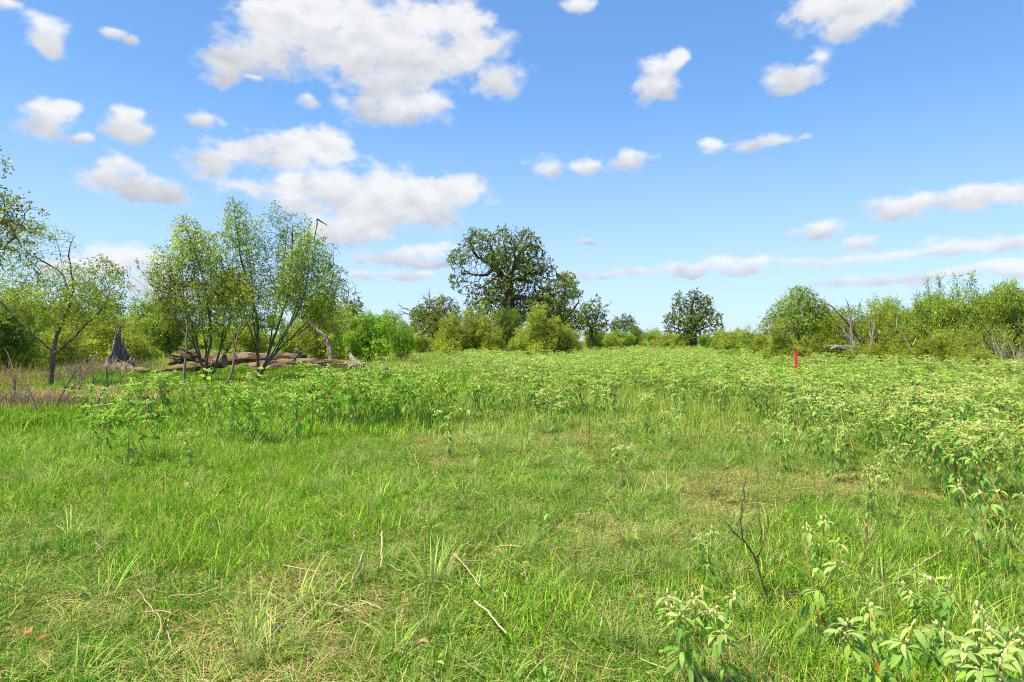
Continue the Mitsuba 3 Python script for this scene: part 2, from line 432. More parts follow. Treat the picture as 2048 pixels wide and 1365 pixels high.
# ------------------------------------------------------------------ trees
OAK = [(.18, .28, .06, 5), (.24, .33, .07, 3), (.32, .36, .09, 2), (.38, .34, .09, .7)]
WILLOW = [(.31, .47, .055, 4), (.43, .54, .07, 3), (.19, .34, .05, 3), (.50, .50, .08, 1)]
MESQ = [(.32, .47, .06, 4), (.44, .53, .075, 3), (.20, .34, .055, 2.5), (.52, .48, .09, 1.2)]
OLIVE = [(.38, .53, .07, 4), (.49, .59, .09, 3), (.29, .40, .06, 2.5), (.62, .55, .10, 1)]
BRIGHT = [(.29, .54, .05, 4), (.38, .60, .07, 3), (.18, .38, .05, 2)]
THICK = [(.36, .56, .08, 4), (.48, .63, .10, 3), (.22, .38, .06, 2), (.57, .58, .11, .9)]
DARK = [(.20, .33, .06, 4), (.27, .40, .08, 3), (.34, .42, .09, 1)]
GREYB, BROWNB, DARKB = (.26, .235, .20), (.15, .115, .085), (.095, .078, .062)


def tree(key, label, category, limbs, ells, natt, step, di, dk, R, rt, thick, bark, leaf, seed, iters=70, jit=.15, grav=0., group=None, mat='leaf_mat', shell=.4):
    rng = np.random.default_rng(seed)
    att = ellipsoid_points(rng, ells, natt, shell)
    att = att[att[:, 2] > .15]
    pos, par = colonize(limbs, att, step, di, dk, iters, rng, jit, grav)
    acc, r, main, D = skeleton(pos, par, R, rt)
    trunk, twigs = limbs_mesh(pos, par, acc, r, main, D, bark, thick, rng)
    put(key, 'trunk', trunk, 'bark_mat', True)
    if twigs is not None:
        labels[put(key, 'twig', twigs, 'bark_mat')] = {'kind': 'stuff'}
    if leaf:
        labels[put(key, 'crown', foliage(rng, pos, acc, D, **leaf), mat)] = {'kind': 'stuff'}
    tag(key, label, category, group)
    return pos, acc


def px_limbs(D, lists, rng, depth=.5):
    """limb lines seen at depth D: each starts on an earlier limb and swings nearer or farther towards its tip"""
    out = []
    for n, pts in enumerate(lists):
        q = rng.uniform(-depth, depth) * (n > 0)
        P = np.array([at(x, y, D) for x, y in pts])
        y0 = 0.0
        if n:
            old = np.vstack([resample(o, .05 * D / 20) for o in out])
            d = np.hypot(old[:, 0] - P[0, 0], old[:, 2] - P[0, 2])
            if d.min() < .3 * D / 20: P[0] = old[d.argmin()]; y0 = old[d.argmin(), 1] - D
            else: y0 = rng.uniform(-.05, .05) * depth
        P[1:, 1] += y0 + q * np.linspace(0, 1, len(P))[1:] + rng.uniform(-.05, .05, len(P) - 1) * depth
        if y0 and not (n and d.min() < .3 * D / 20): P[0, 1] += y0
        out.append(P)
    return out


def px_ells(D, lists, deep=.8):
    out = []
    for x, y, rx, ry, *o in lists:
        c = at(x, y, D) + np.array([0, o[0] if o else 0, 0])
        out.append((c, np.array([rx, deep * .5 * (rx + ry), ry]) * D / F))
    return out


rg = np.random.default_rng(5)
# small open tree at the left
D0 = 21
tree('small_tree', 'small open-crowned tree with a leaning grey trunk at the left, left of the pointed stump', 'tree',
     px_limbs(D0, [[(95, 786), (98, 765), (104, 735), (107, 705)], [(107, 706), (90, 680), (68, 655), (45, 615), (25, 580)], [(107, 706), (104, 680), (115, 640), (120, 605), (97, 545), (85, 500), (62, 462)],
                   [(118, 610), (130, 560), (124, 510), (140, 470)], [(108, 708), (140, 682), (165, 652), (200, 622), (215, 590)], [(165, 652), (195, 642), (228, 605), (262, 572)], [(70, 656), (35, 646), (5, 640)], [(97, 545), (60, 520), (30, 505)]], rg, 1.0),
     px_ells(D0, [(55, 500, 50, 65), (130, 520, 42, 62), (215, 565, 60, 52, -.3), (125, 600, 100, 50), (40, 585, 60, 50), (190, 620, 60, 30)]), 2600, .12, 1.2, .15, .075, .003, .018, (.16, .14, .11),
     dict(maxacc=2, m=2, k=6, tl=.24, L=.085, W=.032, palette=MESQ, flat=.4, droop=.35, clump=.42, keep=.62), 11, jit=.2)
# the pair of tall many-stemmed trees
D1 = 23
tree('tall_shrub_tree', 'many-stemmed yellowish green tree, left one of the tall pair before the logs', 'tree',
     px_limbs(D1, [[(408, 772), (405, 740), (398, 700), (385, 650), (360, 590), (325, 530)], [(412, 772), (412, 730), (402, 680), (390, 620), (372, 540), (362, 470)], [(415, 770), (418, 720), (428, 670), (425, 600), (400, 500), (383, 445)],
                   [(416, 772), (430, 735), (450, 690), (470, 640), (478, 575), (470, 500)], [(418, 760), (435, 700), (440, 650), (440, 580), (425, 490)], [(402, 735), (392, 690), (375, 655), (335, 590), (300, 530)], [(424, 745), (455, 700), (500, 650), (520, 620)], [(410, 765), (408, 700), (412, 640), (410, 560), (406, 490)], [(405, 745), (388, 700), (362, 640), (348, 570), (342, 510)], [(420, 745), (440, 690), (456, 620), (452, 540)]], rg, 1.2),
     px_ells(D1, [(378, 500, 36, 56), (340, 555, 34, 46), (428, 520, 30, 50), (440, 590, 50, 60), (385, 600, 75, 45), (475, 600, 34, 56), (310, 530, 12, 26), (362, 455, 12, 22), (388, 448, 12, 20), (405, 500, 30, 44), (325, 505, 8, 22), (345, 640, 44, 22), (430, 655, 60, 20), (440, 480, 10, 26)]), 7000, .11, 1.0, .13, .068, .0045, .02, (.13, .11, .085),
     dict(maxacc=2, m=2, k=7, tl=.26, L=.088, W=.032, palette=MESQ, flat=.4, droop=.4, clump=.55, keep=.74), 12, jit=.16, grav=.1)
D2 = 23.6
tree('tall_shrub_tree_001', 'airy many-stemmed bright green tree, right one of the tall pair before the logs', 'tree',
     px_limbs(D2, [[(512, 772), (518, 745), (516, 700), (515, 650), (500, 590), (478, 500), (470, 420)], [(516, 772), (524, 735), (530, 690), (535, 640), (548, 560), (552, 480), (548, 415)], [(518, 768), (530, 730), (548, 690), (575, 640), (595, 560), (602, 490), (606, 440)],
                   [(524, 755), (545, 710), (590, 660), (635, 610), (655, 540), (650, 480)], [(530, 740), (560, 695), (620, 650), (665, 605), (685, 550)], [(516, 735), (508, 690), (490, 640), (465, 590), (445, 520)], [(520, 750), (536, 700), (556, 640), (572, 580), (578, 500), (580, 450)], [(519, 755), (522, 700), (520, 640), (524, 570), (522, 490)], [(545, 712), (575, 665), (612, 600), (628, 530)], [(530, 738), (575, 700), (610, 670), (650, 640)]], rg, 1.3),
     px_ells(D2, [(476, 455, 28, 50), (500, 500, 34, 44), (552, 480, 26, 66), (606, 505, 30, 60), (650, 555, 28, 46), (560, 575, 86, 44), (480, 570, 44, 50), (625, 605, 54, 32), (468, 412, 14, 22), (488, 405, 8, 16), (550, 418, 10, 24), (608, 448, 12, 22), (580, 455, 22, 34), (525, 470, 24, 40), (575, 520, 70, 46), (645, 490, 12, 26), (678, 560, 14, 36), (530, 640, 40, 22), (655, 640, 30, 20)]), 8000, .11, 1.0, .13, .075, .0045, .02, (.14, .12, .095),
     dict(maxacc=2, m=2, k=7, tl=.28, L=.09, W=.030, palette=WILLOW, flat=.35, droop=.6, clump=.55, keep=.74), 13, jit=.16, grav=.1)
b = tube([at(637, 436, D2), at(639, 446, D2)], [.025, .03], (.10, .09, .08), 5)
put('tall_shrub_tree_001', 'broken_branch', cat([tube([at(634, 438, D2), at(655, 451, D2)], [.035, .012], (.09, .08, .07), 5), tube([at(634, 437, D2), at(634, 450, D2), at(628, 480, D2)], [.02, .02, .015], (.09, .08, .07), 5)]), 'bark_mat')
# oak that overhangs the left edge
D3 = 14
tree('overhanging_oak', 'large oak reaching in over the left edge of the picture with small dark leaves', 'tree',
     [np.array([[-12.6, 14.5, 0], [-12.5, 14.4, 2.0], [-12.2, 14.3, 3.2]]), np.array([[-12.2, 14.3, 3.2], [-11.3, 14.2, 3.9], [-10.5, 14.1, 4.0], [-9.9, 14, 3.7]]), np.array([[-12.2, 14.3, 3.2], [-11.6, 14.2, 4.6], [-10.8, 14.1, 5.2]]),
      np.array([[-12.2, 14.3, 3.2], [-13.2, 14.6, 4.6], [-13.8, 15, 5.5]]), np.array([[-10.5, 14.1, 4.0], [-10.0, 14.0, 3.3], [-9.8, 14, 2.9]])],
     px_ells(D3, [(15, 440, 62, 50), (-70, 400, 90, 70), (-50, 510, 60, 50), (-15, 322, 38, 22), (-120, 340, 80, 60), (-200, 440, 90, 100)]), 3200, .14, 1.3, .18, .28, .006, .02, (.16, .14, .12),
     dict(maxacc=2, m=2, k=7, tl=.2, L=.075, W=.038, palette=[(.26, .36, .07, 3), (.36, .42, .09, 3), (.42, .38, .09, 1.2)], flat=.5, droop=.1, clump=.4, keep=.75), 14, jit=.3, iters=60)
# the big oak in the middle
DO = 75
tree('great_oak', 'great dark oak with broad crown and contorted limbs in the middle', 'oak tree',
     px_limbs(DO, [[(1022, 709), (1020, 685), (1016, 655), (1016, 625), (1018, 590), (1017, 565)], [(1017, 568), (1000, 545), (985, 530), (962, 515), (945, 500), (935, 485)], [(985, 530), (978, 545), (960, 552), (935, 550), (915, 558)],
                   [(1017, 562), (1014, 535), (1012, 505), (1005, 480), (1010, 462)], [(1018, 562), (1026, 540), (1033, 520), (1045, 500), (1062, 490), (1085, 500)], [(1033, 520), (1028, 500), (1040, 480), (1050, 465)], [(1018, 566), (1040, 558), (1065, 562), (1085, 575), (1105, 575), (1125, 560)],
                   [(1040, 556), (1060, 548), (1085, 545), (1100, 535)], [(1000, 545), (985, 560), (965, 575), (950, 580)], [(1016, 600), (1040, 595), (1070, 600), (1095, 600)], [(1016, 605), (1000, 600), (980, 605), (960, 600)], [(945, 500), (940, 475), (955, 460)], [(985, 530), (985, 505), (975, 485)]], rg, 4.0),
     px_ells(DO, [(955, 480, 40, 26), (1025, 470, 50, 22), (1045, 490, 42, 30), (930, 520, 34, 40), (985, 520, 45, 36), (1065, 525, 42, 38), (1090, 535, 24, 30), (930, 560, 34, 26), (975, 580, 42, 26), (1020, 550, 60, 40), (1085, 580, 48, 22), (1130, 570, 24, 26), (1060, 605, 60, 24), (1120, 610, 38, 28), (1015, 632, 40, 26), (965, 612, 46, 20), (1000, 600, 50, 26), (1060, 632, 46, 22), (1120, 640, 34, 20)]),
     11000, .30, 3.0, .38, .72, .02, .06, DARKB,
     dict(maxacc=2, m=2, k=6, tl=.30, L=.22, W=.14, palette=OAK, flat=.5, clump=.35, keep=.54), 15, jit=.34, mat='leaf_mat', iters=60)
# the oaks round it
def oak(key, label, D, x, w, top, seed, leafy=1.0, bare=None, trunk=.3, pal=OAK, L=.26, bottom=None, step=.32, natt=3000):
    rng = np.random.default_rng(seed)
    h = EYE + (682 - top) / F * D; r = w / F * D
    X = (x - 1024) / F * D
    z0 = float(gz(X, D))
    limbs = [np.array([[X, D, z0 - .1], [X + .05, D, h * .18], [X - .05 * r, D, h * .34]])]
    n = 7
    for i in range(n):
        a = 2 * PI * i / n + rng.uniform(-.3, .3); e = rng.uniform(.35, .8)
        tip = np.array([X + math.cos(a) * r * e, D + math.sin(a) * r * e * .8, h * rng.uniform(.55, .88)])
        m = (limbs[0][-1] + tip) / 2 + rng.normal(0, .12 * r, 3)
        limbs.append(np.array([limbs[0][-1], m, tip]))
    zb = h * .22 if bottom is None else bottom
    ells = [(np.array([X, D, (h + zb) / 2]), np.array([r, r * .85, (h - zb) / 2]) * .8)]
    for i in range(9):
        a = rng.uniform(0, 2 * PI); q = rng.uniform(.45, .8); s = rng.uniform(.22, .4)
        ells.append((np.array([X + math.cos(a) * r * q, D + math.sin(a) * r * q * .8, zb + (h - zb) * rng.uniform(.2, .85)]), np.array([r, r, .4 * (h - zb)]) * s))
    ells.append((np.array([X + rng.uniform(-.3, .3) * r, D, h * .86]), np.array([r * .4, r * .4, h * .15])))
    pos, acc = tree(key, label, 'oak tree', limbs, ells, natt, step, 3.0, step * 1.3, trunk, .02, .055, DARKB,
                    dict(maxacc=2, m=2, k=6, tl=L * 1.3, L=L * .85, W=L * .52, palette=pal, clump=.35, keep=leafy), seed, jit=.3, iters=50)
    if bare:
        dead = []
        for bx, by in bare:
            tip = at(bx, by, D); c = pos[np.linalg.norm(pos - tip, axis=1).argmin()]
            m = (tip + c) / 2 + rng.normal(0, .15, 3)
            dead.append(tube(smooth_path([c, m, tip], 7), np.linspace(.07, .015, 7), (.13, .11, .10), 5))
            for _ in range(5):
                s = c + (tip - c) * rng.uniform(.3, .9); e2 = s + unit(tip - c) * .5 + rng.normal(0, .45, 3)
                dead.append(tube(smooth_path([s, (s + e2) / 2 + rng.normal(0, .08, 3), e2], 5), np.linspace(.03, .01, 5), (.13, .11, .10), 4))
        labels[put(key, 'dead_branch', cat(dead), 'bark_mat')] = {'label': 'bare dead branches sticking out of the crown', 'kind': 'stuff'}


oak('oak', 'dark oak with a bare dead top, left of the great oak', 84, 872, 68, 592, 21, .8, [(797, 610), (806, 625), (803, 640), (845, 592), (858, 587), (882, 590), (905, 600)], natt=3400)
def px_oak(key, label, D, limbs, ells, natt, R, seed, leafy, L, pal=OAK, step=.32):
    r = np.random.default_rng(seed)
    tree(key, label, 'oak tree', px_limbs(D, limbs, r, 3.0), px_ells(D, ells), natt, step, 3.0, step * 1.25, R, .02, .055, DARKB,
         dict(maxacc=2, m=2, k=6, tl=.32 * L / .22, L=L, W=L * .62, palette=pal, flat=.5, clump=.4, keep=leafy), seed, jit=.32, iters=55)


px_oak('oak_001', 'broad dark oak close behind the right side of the great oak', 82, [[(1112, 706), (1112, 680), (1110, 650)], [(1110, 652), (1122, 620), (1130, 590), (1132, 565)], [(1110, 652), (1095, 625), (1085, 600)], [(1110, 655), (1135, 635), (1150, 615), (1160, 600)], [(1110, 655), (1090, 645), (1070, 635)]],
       [(1130, 565, 25, 22), (1105, 590, 36, 25), (1142, 600, 28, 28), (1110, 625, 48, 22), (1080, 640, 38, 20), (1152, 640, 24, 22), (1115, 655, 50, 16)], 4200, .42, 22, .72, .23)
px_oak('oak_002', 'smaller oak with sparse crown, right of the great oak', 90, [[(1184, 702), (1183, 670), (1182, 655)], [(1182, 657), (1192, 635), (1196, 610), (1190, 592)], [(1182, 657), (1172, 635), (1166, 615)], [(1192, 635), (1204, 620), (1214, 610)], [(1182, 660), (1198, 650), (1208, 655)]],
       [(1188, 610, 14, 15), (1172, 625, 18, 20), (1195, 632, 20, 16), (1182, 650, 24, 14), (1206, 645, 12, 12), (1168, 640, 18, 22), (1190, 655, 30, 14)], 2000, .26, 23, .72, .23)
oak('oak_003', 'far grey-green oak with ragged half-bare top, between the great oak and the solitary round oak', 125, 1247, 37, 628, 24, .6, [(1232, 632), (1258, 630), (1245, 626)], pal=[(.16, .23, .09, 3), (.22, .27, .10, 2)], trunk=.35, L=.34, step=.42, natt=2200)
px_oak('oak_004', 'solitary round dark oak standing at the far end of the open field', 112, [[(1386, 701), (1386, 680), (1385, 655)], [(1385, 657), (1380, 630), (1384, 605), (1388, 588)], [(1385, 657), (1405, 635), (1418, 615)], [(1385, 660), (1362, 640), (1350, 622)], [(1385, 665), (1412, 655), (1432, 645)], [(1385, 665), (1358, 658), (1338, 650)]],
       [(1388, 595, 20, 16), (1366, 612, 24, 20), (1410, 610, 26, 20), (1348, 640, 22, 18), (1424, 636, 22, 20), (1386, 640, 36, 26), (1340, 658, 14, 12), (1434, 658, 16, 16), (1386, 668, 34, 18), (1360, 590, 12, 8)], 5200, .6, 25, .74, .30, step=.40)
oak('oak_005', 'small dark oak top rising behind the shrubs right of the tall pair of trees', 62, 696, 36, 582, 26, .55, [(712, 585), (718, 600), (690, 578)], trunk=.22, natt=1400)

# willow-like tree at the right
D4 = 37
tree('airy_tree', 'airy upright green tree left of the dead snag at the right', 'tree',
     px_limbs(D4, [[(1606, 716), (1608, 690), (1604, 660), (1598, 630), (1602, 590)], [(1607, 710), (1612, 670), (1622, 630), (1630, 600)], [(1605, 712), (1598, 670), (1580, 630), (1575, 600)], [(1600, 700), (1575, 670), (1555, 640), (1540, 620)], [(1608, 705), (1622, 670), (1640, 640), (1652, 620)]], rg, 1.2),
     px_ells(D4, [(1600, 598, 30, 27), (1580, 615, 28, 26), (1628, 620, 28, 28), (1550, 640, 26, 20), (1648, 622, 16, 18), (1605, 645, 50, 26), (1537, 655, 16, 14)]), 4500, .16, 1.6, .2, .12, .009, .025, (.17, .145, .12),
     dict(maxacc=2, m=3, k=8, tl=.3, L=.12, W=.038, palette=WILLOW, flat=.35, droop=.4, clump=.35, keep=.85), 31, jit=.18, grav=.06)

# ------------------------------------------------------------------ shrubs: a few grown forms, planted many times
def shrub_form(seed, kind):
    """one shrub, 1 m tall and about 1 m wide in radius .5, as (stems, foliage)"""
    rng = np.random.default_rng(seed)
    pal, stems, tl, L, W, m, k, flat, droop, bark, low, natt, keep = {
        'olive': (OLIVE, 9, .085, .032, .011, 3, 8, .45, .15, (.17, .13, .09), .04, 2300, .95),
        'bright': (BRIGHT, 6, .075, .030, .011, 3, 9, .5, .1, (.10, .08, .06), .08, 2300, 1.0),
        'thicket': (THICK, 6, .095, .030, .011, 3, 8, .45, .25, (.15, .13, .11), .06, 2500, .92),
        'dark': (DARK, 4, .080, .034, .015, 3, 8, .5, .1, (.11, .09, .075), .12, 2000, .95)}[kind]
    ells = [(np.array([0, 0, .42 + low / 2]), np.array([.32, .32, .36 - low / 2]))]
    for i in range(13):
        a = rng.uniform(0, 2 * PI); q = rng.uniform(.2, .40)
        ells.append((np.array([math.cos(a) * q, math.sin(a) * q, rng.uniform(low + .16, .84)]), np.array([.15, .15, .13]) * rng.uniform(.55, 1.3)))
    if kind in ('thicket', 'olive'):                               # shoots that stand out of the crown
        for i in range(5):
            a = rng.uniform(0, 2 * PI); q = rng.uniform(.05, .38)
            ells.append((np.array([math.cos(a) * q, math.sin(a) * q, rng.uniform(.72, .95)]), np.array([.07, .07, .13]) * rng.uniform(.7, 1.2)))
    limbs = []
    for i in range(stems):
        a = 2 * PI * i / stems + rng.uniform(-.4, .4); q = rng.uniform(.08, .34)
        b = np.array([math.cos(a), math.sin(a), 0]) * rng.uniform(.01, .07)
        t = np.array([math.cos(a) * q, math.sin(a) * q, rng.uniform(.4, .75)])
        limbs.append(np.array([b - [0, 0, .04], b + (t - b) * [.25, .25, .45] + rng.normal(0, .015, 3), t]))
    att = ellipsoid_points(rng, ells, natt, .45); att = att[att[:, 2] > low]
    pos, par = colonize(limbs, att, .036, .5, .05, 34, rng, .2, .06)
    acc, r, main, D = skeleton(pos, par, .022, .0022)
    a, b = limbs_mesh(pos, par, acc, r, main, D, bark, .006, rng)
    return cat([a, b]), foliage(rng, pos, acc, D, 2, m, k, tl, L, W, pal, flat, droop, .6, .42, keep)


FORMS = {}
for kind, n in (('olive', 4), ('bright', 3), ('thicket', 5), ('dark', 2)):
    for i in range(n):
        st, fo = shrub_form(100 + 17 * i + len(kind), kind)
        g = f'{kind}_form_{i}'
        scene[g] = {'type': 'shapegroup', 'stem': shape(st, 'bark_mat'), 'crown': shape(fo, 'leaf_mat')}
    FORMS[kind] = n

NAMES = {'olive': ('olive_shrub', 'shrub'), 'bright': ('bright_shrub', 'shrub'), 'thicket': ('thicket_tree', 'tree'), 'dark': ('dark_tree', 'tree')}


def plant(kind, px, D, half, top, label, group=None, seed=0):
    rng = np.random.default_rng(int(px * 7 + D * 13 + seed) % 100000)
    p = foot(px, D)
    h = EYE + (682 - top) / F * D - p[2]; w = 2 * half / F * D
    k = name_it(NAMES[kind][0])
    s = T().translate(p.tolist()).rotate([0, 0, 1], float(rng.uniform(0, 360))).scale([w * 1.08, w * 1.08, h * 1.04])
    scene[k] = {'type': 'instance', 'to_world': s, 'g': {'type': 'ref', 'id': f'{kind}_form_{rng.integers(FORMS[kind])}'}}
    tag(k, label, NAMES[kind][1], group)
    for part in ('stem', 'crown'):
        labels[f'{k}__{part}'] = {'kind': 'stuff'}


LB, RB, FB = 'trees of the thicket behind the left trees', 'trees of the thicket along the right edge', 'low shrubs of the far field edge'
lt, rt_, ff = 'leafy green tree of the dense thicket behind the left trees', 'leafy green tree of the dense thicket along the right edge', 'low far shrub in the scrub line along the horizon'
for row in [
    # left thicket
    ('thicket', 20, 38, 75, 572, lt, LB), ('thicket', 100, 44, 80, 598, lt, LB), ('olive', 168, 40, 70, 588, 'tall olive-green shrub behind the small open-crowned tree, left of the stump'), ('olive', 232, 37, 62, 618, 'yellowish olive shrub right behind the pointed stump'),
    ('dark', 8, 27, 60, 590, 'dark leafy tree at the left edge behind the small open-crowned tree'), ('thicket', 318, 50, 50, 578, 'rounded fresh green tree seen between the stump and the tall pair of trees'), ('thicket', 282, 58, 34, 630, lt, LB), ('thicket', 360, 80, 40, 640, lt, LB),
    ('thicket', 455, 70, 42, 640, lt, LB), ('olive', 505, 50, 48, 638, 'yellow-green shrub seen between the stems of the tall pair of trees'), ('thicket', 585, 48, 46, 626, lt, LB), ('thicket', -30, 33, 90, 600, lt, LB), ('thicket', 200, 60, 60, 628, lt, LB), ('olive', 268, 36, 42, 660, 'low rusty olive shrub just right of the pointed stump'),
    ('olive', 120, 33, 50, 650, 'low olive shrub behind the trunk of the small open-crowned tree'), ('olive', 40, 30, 55, 640, 'low olive shrub at the left edge, behind the dry brush'), ('thicket', 408, 95, 45, 655, lt, LB), ('dark', 335, 47, 42, 625, 'dark green low-branched tree right of the pointed stump'),
    # middle
    ('olive', 640, 40, 58, 600, 'feathery olive shrub behind the upright limb of the fallen log'), ('thicket', 655, 50, 55, 575, 'green tree behind the right side of the tall pair of trees'), ('bright', 742, 46, 50, 606, 'large bright green shrub, left of the two fresh green ones in the middle'), ('bright', 806, 43, 31, 638, 'small bright green shrub, right of the two fresh green ones in the middle'),
    ('olive', 690, 45, 42, 640, 'yellowish shrub left of the large bright green shrub'), ('bright', 700, 44, 35, 650, 'low bright shrub in front of the large bright green shrub'), ('thicket', 770, 56, 40, 618, 'green shrub close behind the two bright green shrubs'), ('olive', 840, 72, 24, 664, 'low dull shrub between the bright green shrubs and the great oak'),
    # below the great oak
    ('olive', 958, 65, 42, 608, 'tall yellow-olive shrub below the left side of the great oak'), ('olive', 915, 63, 38, 632, 'rounded yellow-olive shrub at the left end below the great oak'), ('olive', 893, 66, 36, 648, 'low yellow-green shrub left of the great oak'), ('olive', 985, 63, 30, 648, 'small olive shrub just left of the trunk of the great oak'), ('olive', 1082, 60, 48, 618, 'tall olive shrub below the right side of the great oak'), ('olive', 1118, 61, 40, 638, 'dense olive shrub below the right end of the great oak'),
    ('bright', 1004, 80, 22, 640, 'bright green shrub glimpsed behind the trunk of the great oak'), ('dark', 1014, 73, 30, 606, 'dark leafy growth round the trunk of the great oak'), ('olive', 1052, 61, 34, 645, 'olive shrub just right of the trunk of the great oak'), ('olive', 1140, 62, 26, 662, 'low olive shrub at the right end below the great oak'),
    # far end of the field
    ('olive', 1186, 92, 24, 662, 'dull far shrub right of the great oak'), ('bright', 1250, 100, 24, 660, 'light green far shrub below the ragged far oak'), ('olive', 1222, 96, 26, 668, 'olive far shrub below the ragged far oak, left one'), ('dark', 1270, 112, 13, 650, 'dark drooping small tree at the right side of the ragged far oak'),
    ('thicket', 1308, 140, 22, 656, 'far pale green shrub left of the solitary round oak'), ('olive', 1330, 125, 22, 664, 'far grey-green shrub left of the solitary round oak'), ('olive', 1350, 104, 12, 671, 'small yellowish shrub at the left foot of the solitary round oak'), ('bright', 1413, 100, 20, 661, 'small round bright green shrub at the right foot of the solitary round oak'),
    ('olive', 1365, 103, 9, 681, 'tiny shrub before the trunk of the solitary round oak'), ('olive', 1470, 78, 42, 656, 'olive shrub right of the small round bright green one'), ('thicket', 1505, 72, 34, 654, 'green shrub at the left end of the right thicket'), ('olive', 1441, 84, 22, 664, 'low olive shrub next to the small round bright green one'), ('bright', 1462, 46, 22, 696, 'low bright green bush in the croton field left of the red stake'),
    # right
    ('olive', 1562, 35, 36, 646, 'yellow-green shrub before the airy upright tree'), ('olive', 1645, 41, 40, 612, 'olive shrub between the airy upright tree and the dead snag'), ('thicket', 1682, 46, 42, 615, 'green tree behind the dead snag'), ('thicket', 1730, 45, 50, 608, rt_, RB), ('olive', 1772, 40, 44, 606, 'yellowish shrub right behind the broken grey trunks'),
    ('thicket', 1830, 37, 50, 600, rt_, RB), ('thicket', 1866, 35, 42, 570, 'tallest tree of the right thicket, right of the broken grey trunks'), ('thicket', 1912, 34, 55, 564, rt_, RB), ('thicket', 1958, 33, 52, 566, rt_, RB), ('thicket', 2002, 34, 52, 577, rt_, RB), ('thicket', 2052, 32, 55, 560, rt_, RB), ('thicket', 2105, 32, 60, 565, rt_, RB), ('thicket', 1790, 46, 50, 590, rt_, RB),
    ('olive', 1805, 33, 40, 648, 'low olive shrub in front of the right thicket, right of the broken grey trunks'), ('olive', 1862, 31.5, 44, 664, 'low yellowish shrub in front of the right thicket'), ('olive', 1930, 30, 44, 655, 'yellow-green shrub in front of the right thicket near the right edge'), ('olive', 1955, 26, 38, 694, 'lowest shrub in front of the right thicket'), ('dark', 1792, 35, 34, 632, 'dark gap-filling tree right behind the broken grey trunks'),
    ('olive', 1530, 48, 36, 664, 'low olive shrub left of the airy upright tree'), ('olive', 1600, 36.2, 30, 676, 'low shrub at the foot of the airy upright tree'), ('thicket', 1890, 44, 60, 585, rt_, RB), ('thicket', 1985, 42, 60, 578, rt_, RB),
]: plant(*row)
for i in range(34):
    r_ = np.random.default_rng(900 + i)
    px = -40 + i * 64 + r_.uniform(-25, 25)
    plant(['olive', 'thicket', 'thicket', 'dark'][i % 4], px, r_.uniform(150, 260), r_.uniform(26, 44), r_.uniform(660, 668), ff, FB, i)
# ------------------------------------------------------------------ dead wood: stump, logs, snags
def splinter(P, r, n=8, rough=.35, seed=0, sides=8, col=(.3, .25, .2), freq=3.0):
    P = resample(P, np.linalg.norm(np.asarray(P[-1]) - np.asarray(P[0])) / 9)
    return tube(P, np.interp(np.linspace(0, 1, len(P)), np.linspace(0, 1, len(r)), r), col, sides, rough, freq, seed)


def hollow_stump(c, rb, h, seed):
    """a broken shell of trunk: open to the front right, with one tall spike at the left"""
    nA, nZ = 40, 12
    A = np.linspace(math.radians(-20), math.radians(285), nA)     # the gap faces the viewer's right
    spike = np.exp(-((A - math.radians(140)) / .75) ** 2)
    top = h * (.36 + .64 * spike) * (1 + .55 * (meshkit.noise(np.stack([A * 7, A * 0, A * 0 + seed], -1), 3) - .5))
    V = []
    for side, off in ((1, 0.0), (-1, -.13)):
        for k in range(nZ + 1):
            t = k / nZ
            z = top * t
            flare = 1 + .75 * np.exp(-z / .28) * (1 + .5 * np.sin(A * 5))
            r = rb * flare * (1 - .42 * z / h) + off * (1 - .5 * t)
            r = r * (1 + .26 * (meshkit.fbm(np.stack([np.cos(A) * 5, np.sin(A) * 3, z * 1.2 + off], -1), 3, 4) - .5) * 2)
            lean = -.02 * z
            V.append(np.stack([c[0] + np.cos(A) * r - lean, c[1] + np.sin(A) * r, c[2] - .05 + z], -1))
    V = np.array(V).reshape(2, nZ + 1, nA, 3)
    idx = np.arange(2 * (nZ + 1) * nA).reshape(2, nZ + 1, nA)
    f = []
    for s in range(2):
        q = np.stack([idx[s, :-1, :-1], idx[s, :-1, 1:], idx[s, 1:, 1:], idx[s, 1:, :-1]], -1).reshape(-1, 4)
        f.append(q if s == 0 else q[:, ::-1])
    f.append(np.stack([idx[0, -1, :-1], idx[0, -1, 1:], idx[1, -1, 1:], idx[1, -1, :-1]], -1))
    for e in (0, -1):
        q = np.stack([idx[0, :-1, e], idx[0, 1:, e], idx[1, 1:, e], idx[1, :-1, e]], -1)
        f.append(q)
    f = np.vstack(f)
    f = np.vstack([f[:, [0, 1, 2]], f[:, [0, 2, 3]]])
    V = V.reshape(-1, 3)
    return V, f, np.full((len(V), 3), .3)


c = foot(240, 31)
put('pointed_stump', 'shell', hollow_stump(c, .60, 2.1, 3), 'stump_mat', 30)
for px, dx, dz in ((212, -.35, .1), (268, .5, .08), (255, .2, -.1)):
    p = foot(px, 30.8)
    put('pointed_stump', 'root', splinter([c + [dx * .6, -.35, .45], p + [dx * .4, -.35, .22], p + [dx, -.6, .02]], [.19, .14, .06], seed=int(px)), 'snag_mat', 30)
tag('pointed_stump', 'tall pointed grey hollow stump of a broken tree standing at the left', 'stump')

